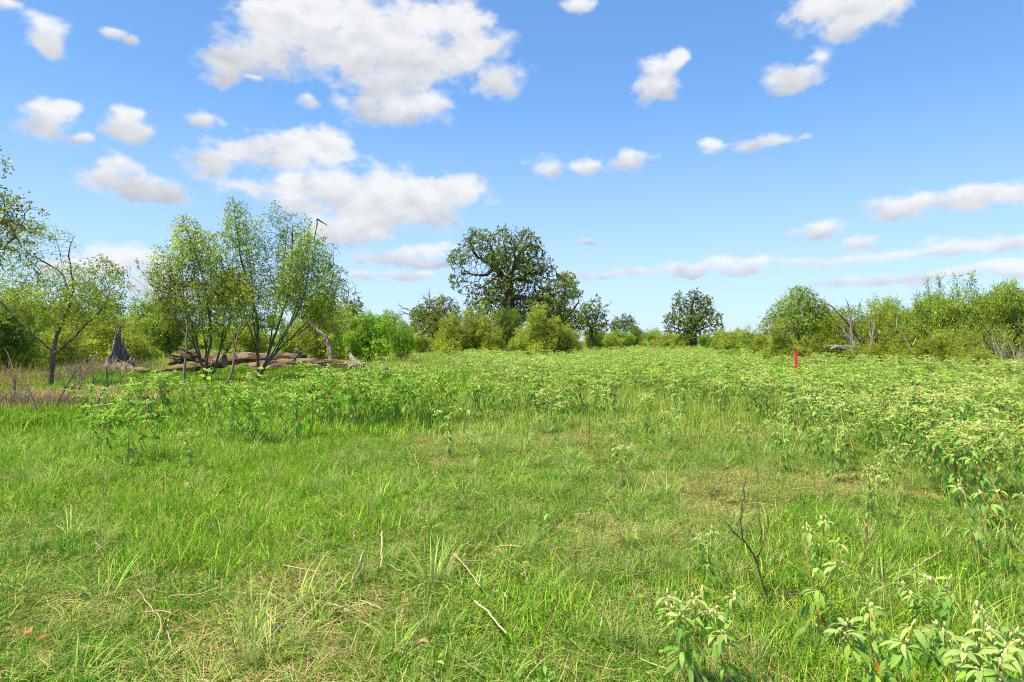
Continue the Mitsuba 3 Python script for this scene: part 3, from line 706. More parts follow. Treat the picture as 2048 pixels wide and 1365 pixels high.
# the great fallen log: bark-covered front stem, its upright limb, the stub at its end
LD = 29.5
g = lambda px, py: at(px, py, LD)
front = resample([at(478, 738, LD + .3), g(520, 735), g(570, 731), g(625, 730), g(680, 732), g(712, 733)], .12)
rr = np.interp(np.linspace(0, 1, len(front)), [0, .2, .55, .9, .97, 1], [.22, .25, .28, .29, .27, .2])
put('fallen_log', 'trunk', tube(front, rr, (.3, .2, .12), 40, .42, np.array([1.3, 5.5, 5.5]), 5), 'log_mat', 50)
put('fallen_log', 'upright_limb', tube(resample([g(663, 728), g(660, 700), g(648, 672), g(628, 655), g(619, 640), g(617, 615)], .1), np.linspace(.13, .055, len(resample([g(663, 728), g(660, 700), g(648, 672), g(628, 655), g(619, 640), g(617, 615)], .1))), (.3, .2, .12), 12, .25, 4, 6), 'snag_mat', 50)
put('fallen_log', 'stub', splinter([at(722, 738, LD - .2), at(708, 722, LD), at(700, 706, LD + .2)], [.30, .17, .05], seed=8, sides=10), 'snag_mat', 40)
put('fallen_log', 'broken_end', splinter([at(700, 728, LD - .2), at(716, 732, LD - .25), at(726, 730, LD - .2)], [.26, .24, .12], seed=9, sides=12), 'snag_mat', 40)
b2 = []
for pts in ([(588, 722), (600, 706), (615, 700), (640, 690)], [(600, 706), (592, 700), (585, 702)], [(640, 690), (660, 668)]):
    P = resample([at(x, y, LD - .5) for x, y in pts], .12)
    b2.append(tube(P, np.linspace(.045, .018, len(P)), (.12, .10, .085), 6, .2, 5, 3))
put('fallen_log', 'thin_branch', cat(b2), 'bark_mat', True)
tag('fallen_log', 'long brown fallen log with a curved limb rising from it behind the tall pair', 'log')
back = resample([at(448, 722, 33), at(500, 717, 33), at(545, 718, 33), at(590, 716, 33), at(612, 713, 33)], .14)
put('weathered_log', 'trunk', tube(back, np.interp(np.linspace(0, 1, len(back)), [0, .3, .7, 1], [.20, .31, .27, .17]), (.4, .33, .27), 40, .45, np.array([1.2, 4.5, 4.5]), 15), 'log_mat', 50)
put('weathered_log', 'knob', splinter([at(600, 712, 32.8), at(596, 702, 32.6), at(590, 701, 32.5)], [.14, .13, .11], seed=4), 'snag_mat', 40)
tag('weathered_log', 'thick pale weathered log lying behind the fallen log and the tall pair of trees', 'log')
# rotten pieces at the left end
for i, (pts, r, lab) in enumerate([
    ([(400, 712, 27.5), (375, 714, 27.3), (350, 722, 27.2), (338, 728, 27.2)], [.24, .24, .17, .05], 'dark rotten upper log end with jagged splinters at the left of the logs'),
    ([(425, 733, 27), (385, 735, 26.8), (340, 738, 26.6), (312, 745, 26.5)], [.18, .17, .11, .03], 'flat dark splintered slab of rotten wood below the rotten log end'),
    ([(300, 741, 26.9), (285, 741, 26.9), (273, 738, 27)], [.05, .11, .10], 'small dark chunk of wood, leftmost piece by the rotten logs'),
    ([(450, 722, 28), (420, 724, 28), (395, 728, 27.8)], [.34, .33, .22], 'rotten middle piece of log hidden behind the stems of the left tree of the pair')]):
    k = name_it('rotten_log')
    P = resample([at(*q) for q in pts], .1)
    m = tube(P, np.interp(np.linspace(0, 1, len(P)), np.linspace(0, 1, len(r)), r), (.2, .15, .1), 14, .55, 3.4, 20 + i)
    m[0][:, 2] = np.maximum(m[0][:, 2], gz(m[0][:, 0], m[0][:, 1]) - .02)
    scene[k] = shape(m, 'log_mat', 40); tag(k, lab, 'log')
rg = np.random.default_rng(77)
for i in range(7):
    k = name_it('wood_splinter')
    a = at(rg.uniform(335, 400), rg.uniform(706, 728), 26.9); d = np.array([rg.uniform(-.5, .15), rg.uniform(-.3, .1), rg.uniform(.05, .3)])
    scene[k] = shape(splinter([a, a + d * .6, a + d * 1.2], [.07, .05, .01], seed=i, sides=5), 'log_mat', 40)
    tag(k, 'jagged splinter of dark wood sticking out of the rotten log pieces', 'splinter', 'splinters of the rotten log')
# shed bark and wood chunks before and right of the log
for i in range(46):
    k = name_it('bark_chunk')
    right = i >= 22
    px, D = (rg.uniform(760, 830), rg.uniform(28, 33)) if right else (rg.uniform(615, 735), rg.uniform(26.2, 28.3))
    p = foot(px, D)
    m = trimesh.creation.icosphere(1); v = np.array(m.vertices)
    v = v * (1 + .6 * (meshkit.fbm(v * 2 + i * 3.1, 2, i) - .5))[:, None] * np.array([rg.uniform(.12, .34), rg.uniform(.08, .18), rg.uniform(.04, .11)])
    an = rg.uniform(-.6, .6); v = v @ np.array([[math.cos(an), math.sin(an), 0], [-math.sin(an), math.cos(an), 0], [0, 0, 1]])
    scene[k] = shape((v + p + [0, 0, .05], np.array(m.faces), np.full((len(v), 3), .3)), 'log_mat', 40)
    tag(k, 'shed piece of brown bark on the bare ground right of the fallen log' if right else 'shed piece of brown bark on the ground before the fallen log', 'bark', 'bark pieces right of the log' if right else 'bark pieces before the log')
k = 'dark_log_butt'
scene[k] = shape(splinter([at(757, 744, 29), at(766, 740, 29.2), at(775, 738, 29.4)], [.14, .16, .1], seed=5), 'snag_mat', 40); tag(k, 'short dark log butt on the bare ground right of the fallen log', 'log')

# the dead snag at the right
SD = 34
def limb(key, part, pts, r, seed, mat='snag_mat', D=SD):
    P = resample([at(x, y, D + (o[0] if o else 0)) for x, y, *o in pts], .09)
    return put(key, part, tube(P, np.interp(np.linspace(0, 1, len(P)), np.linspace(0, 1, len(r)), r), (.3, .27, .24), 9, .35, 5, seed), mat, 50)


limb('dead_snag', 'trunk', [(1712, 712), (1708, 695), (1704, 675), (1702, 660)], [.17, .13, .10, .085], 1)
limb('dead_snag', 'limb', [(1703, 665), (1702, 640), (1698, 622), (1697, 612), (1691, 599)], [.085, .068, .06, .04, .01], 2)
limb('dead_snag', 'limb', [(1722, 684, .3), (1706, 660, .2), (1690, 640, .1), (1672, 622), (1660, 610), (1652, 607)], [.075, .08, .07, .06, .04, .015], 3)
limb('dead_snag', 'limb', [(1708, 700, -.2), (1698, 684, -.3), (1690, 668, -.4), (1684, 657, -.4), (1676, 652, -.5), (1668, 646, -.5)], [.13, .115, .09, .075, .045, .02], 4)
limb('dead_snag', 'limb', [(1690, 674, -.4), (1684, 672, -.5), (1681, 669, -.5)], [.08, .05, .02], 5)
limb('dead_snag', 'limb', [(1690, 641, .1), (1692, 634, .1), (1693, 630)], [.06, .04, .01], 6)
limb('dead_snag', 'limb', [(1703, 696, -.3), (1685, 693, -.6), (1665, 692, -.8), (1648, 694, -1)], [.10, .08, .07, .03], 7)
limb('dead_snag', 'limb', [(1708, 705, -.3), (1690, 700, -.6), (1672, 694, -.9), (1660, 699, -1)], [.12, .11, .09, .04], 8)
tag('dead_snag', 'dead grey tree snag with forked bare limbs before the right thicket', 'dead tree')
limb('broken_trunk', 'trunk', [(1738, 712), (1742, 690), (1747, 665), (1748, 640)], [.075, .065, .055, .035], 11)
limb('broken_trunk', 'limb', [(1744, 680, .1), (1740, 660, .2), (1740, 640, .2)], [.055, .045, .045], 12)
limb('broken_trunk', 'limb', [(1744, 690, .1), (1752, 675, .2), (1761, 662, .2)], [.09, .08, .05], 13)
tag('broken_trunk', 'short broken grey trunk with two stubs right of the dead snag', 'dead tree')
rg = np.random.default_rng(78)


def brush(key, label, category, c, n, spread, h, col, seed, lean=.9, r=.012, group=None, flat=False):
    """a heap of bare branches, one mesh per thing"""
    q = np.random.default_rng(seed); ms = []
    for i in range(n):
        a = q.uniform(0, 2 * PI); b = np.asarray(c) + [math.cos(a) * q.uniform(0, spread), math.sin(a) * q.uniform(0, spread * .6), 0]
        d = np.array([q.normal(0, lean), q.normal(0, lean * .6), abs(q.normal(.15 if flat else .9, .25))]); L = h * q.uniform(.5, 1.2)
        d = unit(d); m1 = b + d * L * .5 + q.normal(0, .05 * L, 3); e = b + d * L + np.array([0, 0, -.06 * L])
        m1[2] = max(m1[2], b[2] + .03); e[2] = max(e[2], b[2] + .02)
        ms.append(tube(smooth_path([b, m1, e], 6), np.linspace(r, r * .3, 6) * q.uniform(.6, 1.3), np.array(col) * q.uniform(.7, 1.25), 4, cap=False))
        for _ in range(3):
            s = b + (e - b) * q.uniform(.3, .85); t = s + unit(d + q.normal(0, .6, 3)) * L * .3; t[2] = max(t[2], b[2] + .02)
            ms.append(tube(smooth_path([s, (s + t) / 2 + q.normal(0, .02 * L, 3), t], 4), np.linspace(r * .5, r * .2, 4), np.array(col) * q.uniform(.7, 1.25), 3, cap=False))
    labels[put(key, 'branch', cat(ms), 'bark_mat', True)] = {'kind': 'stuff'}
    tag(key, label, category, group)


brush('branch_heap', 'heap of fallen pale branches at the left foot of the dead snag', 'branch heap', foot(1650, 33), 34, .9, 1.3, (.40, .35, .30), 1, 1.2, .022, flat=True)
brush('dry_brush', 'reddish brown dry brush at the right foot of the dead snag', 'brush', foot(1728, 33), 120, 1.0, .75, (.26, .155, .10), 2, .5, .009)
brush('dry_brush_001', 'brownish dry brush at the left end of the fallen branch heap', 'brush', foot(1630, 33), 100, .8, .6, (.28, .20, .15), 3, .5, .008)
brush('grey_brush', 'large grey tangle of bare branches at the right edge before the thicket', 'brush', foot(2025, 29), 46, 1.1, 2.3, (.36, .32, .27), 4, .75, .016)
brush('grey_brush_001', 'low grey bare brush at the right edge beside the field', 'brush', foot(2050, 27), 30, .7, 1.1, (.30, .26, .22), 5, .7, .012)
brush('dry_brush_002', 'brown dry brush at the trunk of the small bright green shrub', 'brush', foot(812, 42), 80, .7, .8, (.24, .16, .12), 6, .5, .009)
for i, (pts, D) in enumerate([([(1829, 710), (1822, 700), (1812, 680), (1802, 664)], 31.5), ([(1800, 664), (1793, 650), (1795, 636)], 32.5), ([(1866, 681), (1867, 674), (1858, 664), (1845, 657)], 31), ([(1826, 690), (1830, 682), (1833, 676)], 31.5)]):
    k = name_it('bare_branch')
    P = resample([at(x, y, D) for x, y in pts], .1)
    scene[k] = shape(tube(P, np.linspace(.034, .014, len(P)), (.40, .37, .32), 6, .2, 5, i), 'bark_mat', True)
    tag(k, ['long pale bare branch leaning before the right thicket', 'pale bare branch end higher up in the right thicket', 'pale forked bare branch before the tallest tree of the right thicket', 'short pale twig beside the long leaning branch'][i], 'branch')
brush('brush_pile', 'dark brown pile of broken twigs at the left end of the rotten logs', 'brush', foot(345, 27.2), 90, 1.5, .8, (.17, .12, .085), 7, 1.0, .014, flat=True)
for i, (px, D, h, w, lab) in enumerate([(478, 27.6, .62, .9, 'low green bush hiding the left end of the pale weathered log'), (566, 27.4, .5, .8, 'low green bush before the middle of the fallen log'), (604, 28.6, .7, 1.0, 'low green bush leaning on the fallen log left of its curved limb'), (440, 26.6, .45, .7, 'low green bush at the feet of the left tree of the pair'), (640, 27.6, .4, .6, 'small green weed before the fallen log below its curved limb'), (742, 30.2, .45, .9, 'low green weed right of the broken end of the fallen log')]):
    p = foot(px, D); k = name_it('low_bush')
    scene[k] = {'type': 'instance', 'to_world': T().translate(p.tolist()).rotate([0, 0, 1], 50.0 * i).scale([w, w, h]), 'g': {'type': 'ref', 'id': f'bright_form_{i % 3}'}}
    tag(k, lab, 'bush')
    for part in ('stem', 'crown'): labels[f'{k}__{part}'] = {'kind': 'stuff'}
plant('olive', 1690, 33.2, 26, 692, 'low olive shrub at the foot of the dead snag')
plant('olive', 1745, 33, 24, 684, 'low olive shrub at the foot of the broken grey trunk')
# dry ground and bare saplings at the left
rg = np.random.default_rng(79)
sap = [([(78, 852), (70, 815), (52, 770), (25, 735)], 13.5), ([(105, 850), (118, 800), (150, 745), (180, 712)], 14.5), ([(196, 820), (200, 795), (215, 770), (214, 735)], 15.5), ([(172, 812), (180, 790), (188, 760)], 15.5), ([(228, 790), (245, 755), (260, 715)], 18), ([(148, 790), (165, 760), (175, 735), (190, 715)], 17.5),
       ([(335, 755), (305, 765), (285, 760)], 19), ([(322, 752), (318, 765), (340, 778)], 19), ([(375, 800), (368, 760), (372, 700), (374, 640)], 21), ([(440, 790), (462, 750), (470, 700), (478, 655)], 22), ([(20, 800), (30, 770), (18, 740)], 16), ([(130, 800), (145, 775), (160, 760)], 16)]
for i, (pts, D) in enumerate(sap):
    k = name_it('bare_sapling')
    P = [at(x, y, D) for x, y in pts]; P[0][2] = float(gz(P[0][0], D)) - .03
    P = resample(P, .08)
    r0 = .028 if i < 8 or i > 9 else .055
    ms = [tube(P, np.linspace(r0, r0 * .3, len(P)), (.24, .20, .165), 6, .2, 5, i)]
    for _ in range(7):
        j = rg.integers(len(P) // 3, len(P)); d = unit(unit(P[-1] - P[0]) + rg.normal(0, .6, 3)); L = rg.uniform(.15, .5)
        ms.append(tube(smooth_path([P[j], P[j] + d * L * .5 + rg.normal(0, .02, 3), P[j] + d * L], 5), np.linspace(r0 * .4, r0 * .12, 5), (.26, .215, .175), 4))
    put(k, 'stem', ms[0], 'bark_mat', True)
    labels[put(k, 'twig', cat(ms[1:]), 'bark_mat', True)] = {'kind': 'stuff'}
    tag(k, 'thin bare sapling standing in the dry brush below the small open-crowned tree' if i not in (6, 7, 8, 9) else ('thin grey stem standing left of the tall pair of trees', 'thin grey stem between the tall pair of trees')[i - 8] if i > 7 else 'bare curved twig on the shaded grass right of the stump', 'sapling', None if i in (8, 9) else ('bare twigs right of the stump' if i in (6, 7) else 'bare saplings at the left'))
for i, (px, D, n, h, c) in enumerate([(20, 15, 130, .5, (.62, .45, .24)), (70, 17, 120, .4, (.62, .48, .27)), (160, 16, 110, .38, (.66, .52, .32)), (230, 17.5, 90, .38, (.62, .48, .28)), (15, 20, 140, .9, (.50, .31, .16)), (180, 27, 160, 1.0, (.34, .25, .17)), (130, 24, 120, .8, (.32, .25, .18)), (285, 29, 120, .9, (.34, .25, .17))]):
    brush(name_it('dead_brush'), ['tan dry brush in the lower left at the picture edge', 'dry brush left of the foot of the small open-crowned tree', 'pale dry brush right of the foot of the small open-crowned tree', 'dry brush before the pointed stump', 'reddish dry brush at the left edge', 'brown dry brush just left of the pointed stump', 'brown dry brush behind the trunk of the small open-crowned tree', 'dry brown brush just right of the pointed stump'][i], 'brush', foot(px, D), n, .9, h, c, 200 + i, .55, .006)

# survey stakes
def stake(key, px, D, h, w, label, lean=0.0):
    p = foot(px, D); t = .02
    V = np.array([[-w / 2, -t / 2, 0], [w / 2, -t / 2, 0], [w / 2, t / 2, 0], [-w / 2, t / 2, 0]])
    m = trimesh.creation.box([w, t, h]); m.apply_translation([0, 0, h / 2])
    v = np.array(m.vertices); v[:, 0] += v[:, 2] * lean
    import manifold3d
    cap = np.array([[-w / 2, 0, h], [w / 2, 0, h]])
    scene[f'{key}__lath'] = mikit.ply((v + p, np.array(m.faces)), 'red_paint')
    top = trimesh.creation.box([w * 1.04, t * 1.3, .05]); v2 = np.array(top.vertices) + [h * lean, 0, h - .027]
    scene[f'{key}__top_band'] = mikit.ply((v2 + p, np.array(top.faces)), 'red_paint')
    for q in range(2):                                              # ribbon tails
        s = np.linspace(0, 1, 7); R = np.stack([w * .5 + .02 * np.sin(s * 6 + q) + h * lean * .9, -.012 - .01 * q + .015 * np.sin(s * 5 + q), h - .06 - s * (.28 + .1 * q)], -1)
        V = np.vstack([R, R + [.022, .004, 0]]); f = np.array([[i, i + 1, i + 8] for i in range(6)] + [[i, i + 8, i + 7] for i in range(6)])
        scene[name_it(f'{key}__ribbon')] = mikit.ply((V + p, f), 'red_ribbon', smooth=True)
    tag(key, label, 'stake')


scene['red_ribbon'] = {'type': 'twosided', 'bsdf': {'type': 'diffuse', 'reflectance': {'type': 'rgb', 'value': (.75, .03, .09)}}}
stake('survey_stake', 1591, 23.5, 1.21, .085, 'bright red survey stake standing in the croton field at the right', .01)
stake('survey_stake_001', 1309, 88, 1.05, .16, 'tiny far red survey stake before the scrub in the distance')
k = 'thin_post'; p = foot(1269, 84)
scene[k] = shape(tube([p, p + [0, 0, .9], p + [.02, 0, 1.55]], [.035, .035, .03], (.07, .06, .05), 6), 'bark_mat', True); tag(k, 'thin dark far post left of the tiny far stake', 'post')
# ------------------------------------------------------------------ woolly crotons
CL = [(.31, .53, .11, 4), (.40, .58, .17, 2.5), (.21, .42, .08, 3)]
CO = [(.33, .44, .11, 3), (.42, .48, .16, 2), (.22, .33, .07, 2)]
CG = [(.27, .52, .07, 4), (.36, .58, .10, 3), (.18, .40, .05, 2)]      # leaves near the top: pale and felted
CD = [(.20, .42, .08, 3), (.28, .48, .12, 2)]                          # lower leaves
CT = [(.43, .60, .14, 3), (.52, .64, .21, 2), (.34, .54, .11, 2.5)]                # young leaves of the tips
CF = (.66, .62, .30)                                                   # flower heads
CS = (.42, .30, .12)


def croton(seed, H, leaf, lod, CL=CL):
    """stem, leaves and flower heads of one plant. leaf: length of its longest leaves; lod 2 = every leaf its own mesh, 1, 0"""
    q = np.random.default_rng(seed)
    fork = H * (q.uniform(.50, .66) if lod < 2 else q.uniform(.38, .52))
    lean = q.normal(0, .06, 2)
    main = smooth_path([[0, 0, -.03], [lean[0] * .5, lean[1] * .5, fork * .55], [lean[0], lean[1], fork]], 6)
    stems = [(main, .0055 if lod else .006)]
    nb = q.integers(2, 5)
    tips = []
    for b in range(nb):
        a = 2 * PI * b / nb + q.uniform(-.5, .5); rr = q.uniform(.06, .17) * H / .7
        e = np.array([lean[0] + math.cos(a) * rr, lean[1] + math.sin(a) * rr, H * q.uniform(.80, 1.0)])
        m = (main[-1] + e) / 2 + np.array([math.cos(a), math.sin(a), 0]) * .02
        br = smooth_path([main[-1], m, e], 5)
        stems.append((br, .0035)); tips.append((e, unit(e - m)))
        if lod and q.random() < .7:
            a2 = a + q.choice([-1, 1]) * q.uniform(.6, 1.2); e2 = m + np.array([math.cos(a2) * .08, math.sin(a2) * .08, q.uniform(.05, .13)]) * H / .7
            stems.append((smooth_path([m, (m + e2) / 2 + [0, 0, -.005], e2], 4), .0028)); tips.append((e2, unit(e2 - m)))
    P, D, L, dr_, col = [], [], [], [], []
    nl = {2: 15, 1: 11, 0: 5}[lod]
    for i in range(nl):                                            # hanging leaves of the stem
        t = q.uniform(.28, 1); z = t * fork; c = np.array([np.interp(z, main[:, 2], main[:, k]) for k in range(3)])
        a = i * 2.4 + q.uniform(-.4, .4); h = np.array([math.cos(a), math.sin(a), 0])
        pet = q.uniform(.015, .045)
        P.append(c + h * pet + [0, 0, -pet * .2]); D.append(unit(h * q.uniform(.25, .8) + [0, 0, -q.uniform(.4, 1.0)])); L.append(leaf * q.uniform(.75, 1.1)); dr_.append(q.uniform(.1, .6)); col.append(pick(q, CD, 1)[0] if q.random() > .03 else np.array([.62, .23, .03]) * q.uniform(.7, 1.1))
    for br, _ in stems[1:]:                                        # leaves at the nodes of the branches
        for s in ((.1, .38, .70, 1) if lod == 2 else (0, .5, 1) if lod else (.5, 1)):
            c = br[0] + (br[-1] - br[0]) * s
            for j in range({2: 3, 1: 4, 0: 3}[lod] if s < 1 else {2: 6, 1: 5, 0: 4}[lod]):
                a = q.uniform(0, 2 * PI); h = np.array([math.cos(a), math.sin(a), 0])
                P.append(c + h * .012); D.append(unit(h + [0, 0, q.uniform(-.25, .55) if s == 1 else q.uniform(-.5, .3)])); L.append(leaf * (q.uniform(.5, .85) if s == 1 else q.uniform(.6, 1.0))); dr_.append(q.uniform(.4, 1.3) if lod < 2 else q.uniform(.7, 1.7)); col.append(pick(q, (CL if CL is CG else CT if lod < 2 else [(.46, .60, .20, 1), (.36, .54, .16, 1)]) if s == 1 else CL, 1)[0])
    P, D, L, dr_, col = map(np.array, (P, D, L, dr_, col))
    W = L * (q.uniform(.28, .40, len(L)) if lod < 2 else q.uniform(.22, .31, len(L)))
    st = cat([tube(p, np.linspace(r, r * .7, len(p)), np.array(CS) * q.uniform(.8, 1.2), 5 if lod == 2 else 3, cap=False) for p, r in stems])
    fl = []
    for e, d in tips:                                              # knobbly woolly heads
        for j in range({2: int(q.integers(2, 6)), 1: 2, 0: 1}[lod]):
            m = trimesh.creation.icosphere(1 if lod == 2 else 0)
            v = np.array(m.vertices) * (.0044 if lod == 2 else .0072) * q.uniform(.7, 1.3) * np.array([1, 1, 1.25])
            o = e + d * q.uniform(-.012, .028) + q.normal(0, .010, 3)
            fl.append((v + (v @ d)[:, None] * d * (.9 if lod == 2 else 0) + o, np.array(m.faces), np.tile(np.array(CF) * q.uniform(.75, 1.1), (len(v), 1))))
    if lod == 2:
        lv = [leaves_hi(P[i:i + 1], D[i:i + 1], L[i], W[i], dr_[i], col[i:i + 1], q, 6, .25, .85, .8) for i in range(len(P))]
        old = [bool(c_[0] > c_[1] * 1.3) for c_ in col]
        return st, lv, cat(fl), old
    if lod == 1:
        return st, leaves_hi(P, D, L, W, dr_, col, q, 3, .2, .8), cat(fl)
    return cat([st, leaves_lo(P, D, L * 1.25, W * 1.35, col, q, .8), cat(fl)])


# the nearest plants: every leaf a part
HERO = [((1960, 1168), .67, .085, 'woolly croton with hanging dark lower leaves, left one of the two at the right edge'), ((2016, 1176), .66, .088, 'woolly croton with hanging dark lower leaves at the right edge, cut by the frame'),
        ((1640, 1300), .62, .098, 'upright woolly croton right of the dark bare twig plant'), ((1432, 1425), .46, .092, 'low woolly croton in the bottom right, leftmost of the row along the lower edge'),
        ((1498, 1440), .44, .088, 'small woolly croton along the lower edge, second from the left of its row'), ((1712, 1470), .52, .105, 'broad-leaved woolly croton with pale flower heads, middle of the row along the lower edge'),
        ((1842, 1345), .44, .088, 'bushy woolly croton above the lower edge, right of the broad-leaved one'), ((1905, 1560), .50, .102, 'large pale woolly croton cut by the lower edge near the corner'),
        ((1985, 1500), .50, .10, 'woolly croton in the bottom right corner of the picture'), ((1440, 1195), .42, .072, 'slender woolly croton left of the dark bare twig plant'),
        ((1780, 1420), .46, .092, 'woolly croton behind the broad-leaved one along the lower edge'), ((1250, 985), .55, .085, 'single slender woolly croton in the mown strip, nearest of the singles there'),
        ((1338, 905), .60, .090, 'leafy single woolly croton in the mown strip, behind the slender one'), ((380, 945), .54, .090, 'single woolly croton in the grass at the left, nearest of the left ones'),
        ((1792, 1015), .60, .085, 'woolly croton at the near left corner of the dense stand'), ((1745, 1050), .52, .080, 'woolly croton with an orange withered leaf at the near edge of the stand')]
hero_xy = []
for i, ((px, py), H, leaf, lab) in enumerate(HERO):
    D = EYE * F / (py - 682); p = foot(px, D); hero_xy.append(p[:2])
    st, lv, fl, old = croton(500 + i, H, leaf, 2)
    k = name_it('croton'); rz = i * 1.7
    put(k, 'stem', moved(st, p, rz), 'bark_mat', True)
    for m, o in zip(lv, old):
        kk = put(k, 'leaf', moved(m, p, rz), 'leaf_mat', True)
        if o: labels[kk] = {'label': 'orange withered leaf'}
    labels[put(k, 'flower_head', moved(fl, p, rz), 'bark_mat', True)] = {'kind': 'stuff'}
    tag(k, lab, 'plant')


def stand(x, y, q):
    """0..1 how densely the crotons stand at (x, y), and the clump's number"""
    n = float(meshkit.fbm(np.array([x * .5, y * .5, 3.3]), 3, 9))
    xb = np.interp(y, [4, 6, 8, 10, 13, 16, 18, 20, 23, 26, 32, 60, 110], [2.6, 3.0, 3.6, 4.0, 4.0, 3.3, 2.2, .6, -1.4, -2.6, -3.0, -6, -14]) + (n - .5) * 2.0
    if y > 4.7 and x > xb: return (1.0 if y > 8 else .8) * np.clip((n - .20) * 3.4, .15, 1) * np.clip((x - xb) / 1.5 + .22, .22, 1), 0
    for j, (cx, cy, rx, ry) in enumerate(((-2.4, 12.1, 1.75, 1.0), (.35, 14.1, 1.2, .9), (-6.6, 12.2, 1.1, .9), (-5.2, 13.9, 1.2, .6), (-3.8, 9.9, .8, .6), (-4.75, 8.1, .5, .35))):
        if ((x - cx) / rx) ** 2 + ((y - cy) / ry) ** 2 < 1 + (n - .5) * 1.2: return (1, 1, .85, .4, .85, .8)[j], min(j, 4) + 1
    if 7 < y < 18 and -1 < x < 4: return .075, 6
    if y > 18 and x > -9: return .02, 6
    return 0, 0


VAR1 = [f'croton_form_{i}' for i in range(18)]
for i, g_ in enumerate(VAR1):
    st, lf, fl = croton(700 + i, .7, .095, 1, CL if i < 12 else CG)
    scene[g_] = {'type': 'shapegroup', 'stem': shape(st, 'bark_mat'), 'foliage': shape(lf, 'leaf_mat', True), 'flower_head': shape(fl, 'bark_mat')}
for i in range(8):
    scene[f'croton_far_form_{i}'] = {'type': 'shapegroup', 'plant': shape(croton(800 + i, .7, .12, 0, CL if i < 4 else CG if i < 6 else CO), 'leaf_mat')}
rg = np.random.default_rng(41)
spots = []
for y0, y1, step in ((4.6, 14, .31), (14, 24, .36), (24, 40, .45), (40, 66, .7), (66, 112, 1.1)):
    for y in np.arange(y0, y1, step):
        half = .80 * y + 1
        for x in np.arange(-min(half, 12 + .1 * y), half, step):
            xx, yy = x + rg.uniform(-.5, .5) * step, y + rg.uniform(-.5, .5) * step
            d, j = stand(xx, yy, rg)
            if rg.random() < d and (not len(hero_xy) or min(np.hypot(*(np.array(hero_xy) - [xx, yy]).T)) > .22): spots.append((math.hypot(xx, yy), xx, yy, j))
spots.sort()
GL = [('woolly croton in the dense pale stand right of the mown strip', 'crotons of the dense stand'), ('woolly croton in the large clump before the fallen log', 'crotons of the clump before the log'), ('woolly croton in the small clump in the middle of the mown strip', 'crotons of the middle clump'),
      ('woolly croton in the small clump at the left beside the dry brush', 'crotons of the left clump'), ('woolly croton in the grass before the tall pair of trees', 'crotons before the tall pair'), ('woolly croton in the small group left of the large clump, nearer the viewer', 'crotons left of the large clump'), ('scattered woolly croton standing alone in the mown strip', 'lone crotons of the mown strip')]
n_one = 0
for r_, x, y, j in spots:
    inview = abs(x) < .755 * y
    s = np.clip(rg.normal(.95, .2), .55, 1.18) * (1.40 if j == 1 else 1.2 if j in (3, 4, 5) else 1) * (.8 + .45 * float(meshkit.noise(np.array([x * .8, y * .8, 8.8]), 5))); z = float(gz(x, y))
    m = T().translate([x, y, z]).rotate([0, 0, 1], float(rg.uniform(0, 360))).scale([s * rg.uniform(.9, 1.15), s * rg.uniform(.9, 1.15), s])
    if inview and n_one < 284:
        n_one += 1
        k = name_it('croton'); g_ = VAR1[rg.integers(12) if j in (0, 6) else 12 + rg.integers(6)]
        scene[k] = {'type': 'instance', 'to_world': m, 'g': {'type': 'ref', 'id': g_}}
        tag(k, GL[j][0], 'plant', GL[j][1])
        labels[f'{k}__foliage'] = labels[f'{k}__flower_head'] = {'kind': 'stuff'}
    else:
        CN = globals().setdefault('CN', [0]); CN[0] += 1
        v_ = float(meshkit.fbm(np.array([x * .22, y * .10, 4.4]), 3, 19)) + rg.normal(0, .06); g_ = f'croton_far_form_{rg.integers(4) if v_ < .52 else rg.integers(4, 6) if v_ < .62 else rg.integers(6, 8)}'
        scene[f'croton_field__{CN[0]:05d}'] = {'type': 'instance', 'to_world': m, 'g': {'type': 'ref', 'id': g_}}
tag('croton_field', 'pale yellow-green croton plants covering the far part of the field', 'plants', kind='stuff')
print('crotons', len(spots))
# ------------------------------------------------------------------ grass
G_GREEN = [(.155, .40, .030, 5), (.26, .50, .05, 4), (.05, .19, .02, 7), (.38, .46, .08, 1.3), (.60, .48, .22, 1.0)]
G_DRY = [(.17, .38, .035, 6), (.29, .44, .06, 3), (.07, .20, .025, 4), (.62, .50, .25, 2.4), (.36, .24, .10, 1.4)]
G_LUSH = [(.21, .46, .028, 5), (.34, .56, .05, 4), (.075, .23, .02, 6.5), (.50, .52, .12, 1.2), (.62, .50, .24, .8)]
G_TUFT = [(.27, .50, .08, 4), (.42, .58, .16, 3), (.24, .42, .07, 2), (.50, .54, .20, 1)]


def patch(seed, size, n, pal, L, W, lean, curl, segs, straw=0):
    q = np.random.default_rng(seed)
    x, y = q.uniform(-.5, .5, (2, n)) * size
    c = meshkit.noise(np.stack([x * 9, y * 9, x * 0 + seed], -1), 2)
    ln = q.uniform(*L, n) * (.6 + .8 * c)
    m = [blades(q, x, y, 0 * x, ln, q.uniform(*W, n), q.uniform(0, 2 * PI, n), np.abs(q.normal(0, lean, n)), q.normal(curl, .5, n), pick(q, pal, n, .28), segs, q.normal(0, .5, n))]
    if straw:
        x, y = q.uniform(-.5, .5, (2, straw)) * size
        m.append(blades(q, x, y, q.uniform(.005, .05, straw), q.uniform(.06, .22, straw), q.uniform(.002, .0035, straw), q.uniform(0, 2 * PI, straw), q.uniform(1.25, 1.6, straw), q.normal(0, .25, straw), pick(q, [(.66, .54, .30, 3), (.50, .38, .19, 1)], straw, .2), 2, q.normal(0, .4, straw)))
    return cat(m)


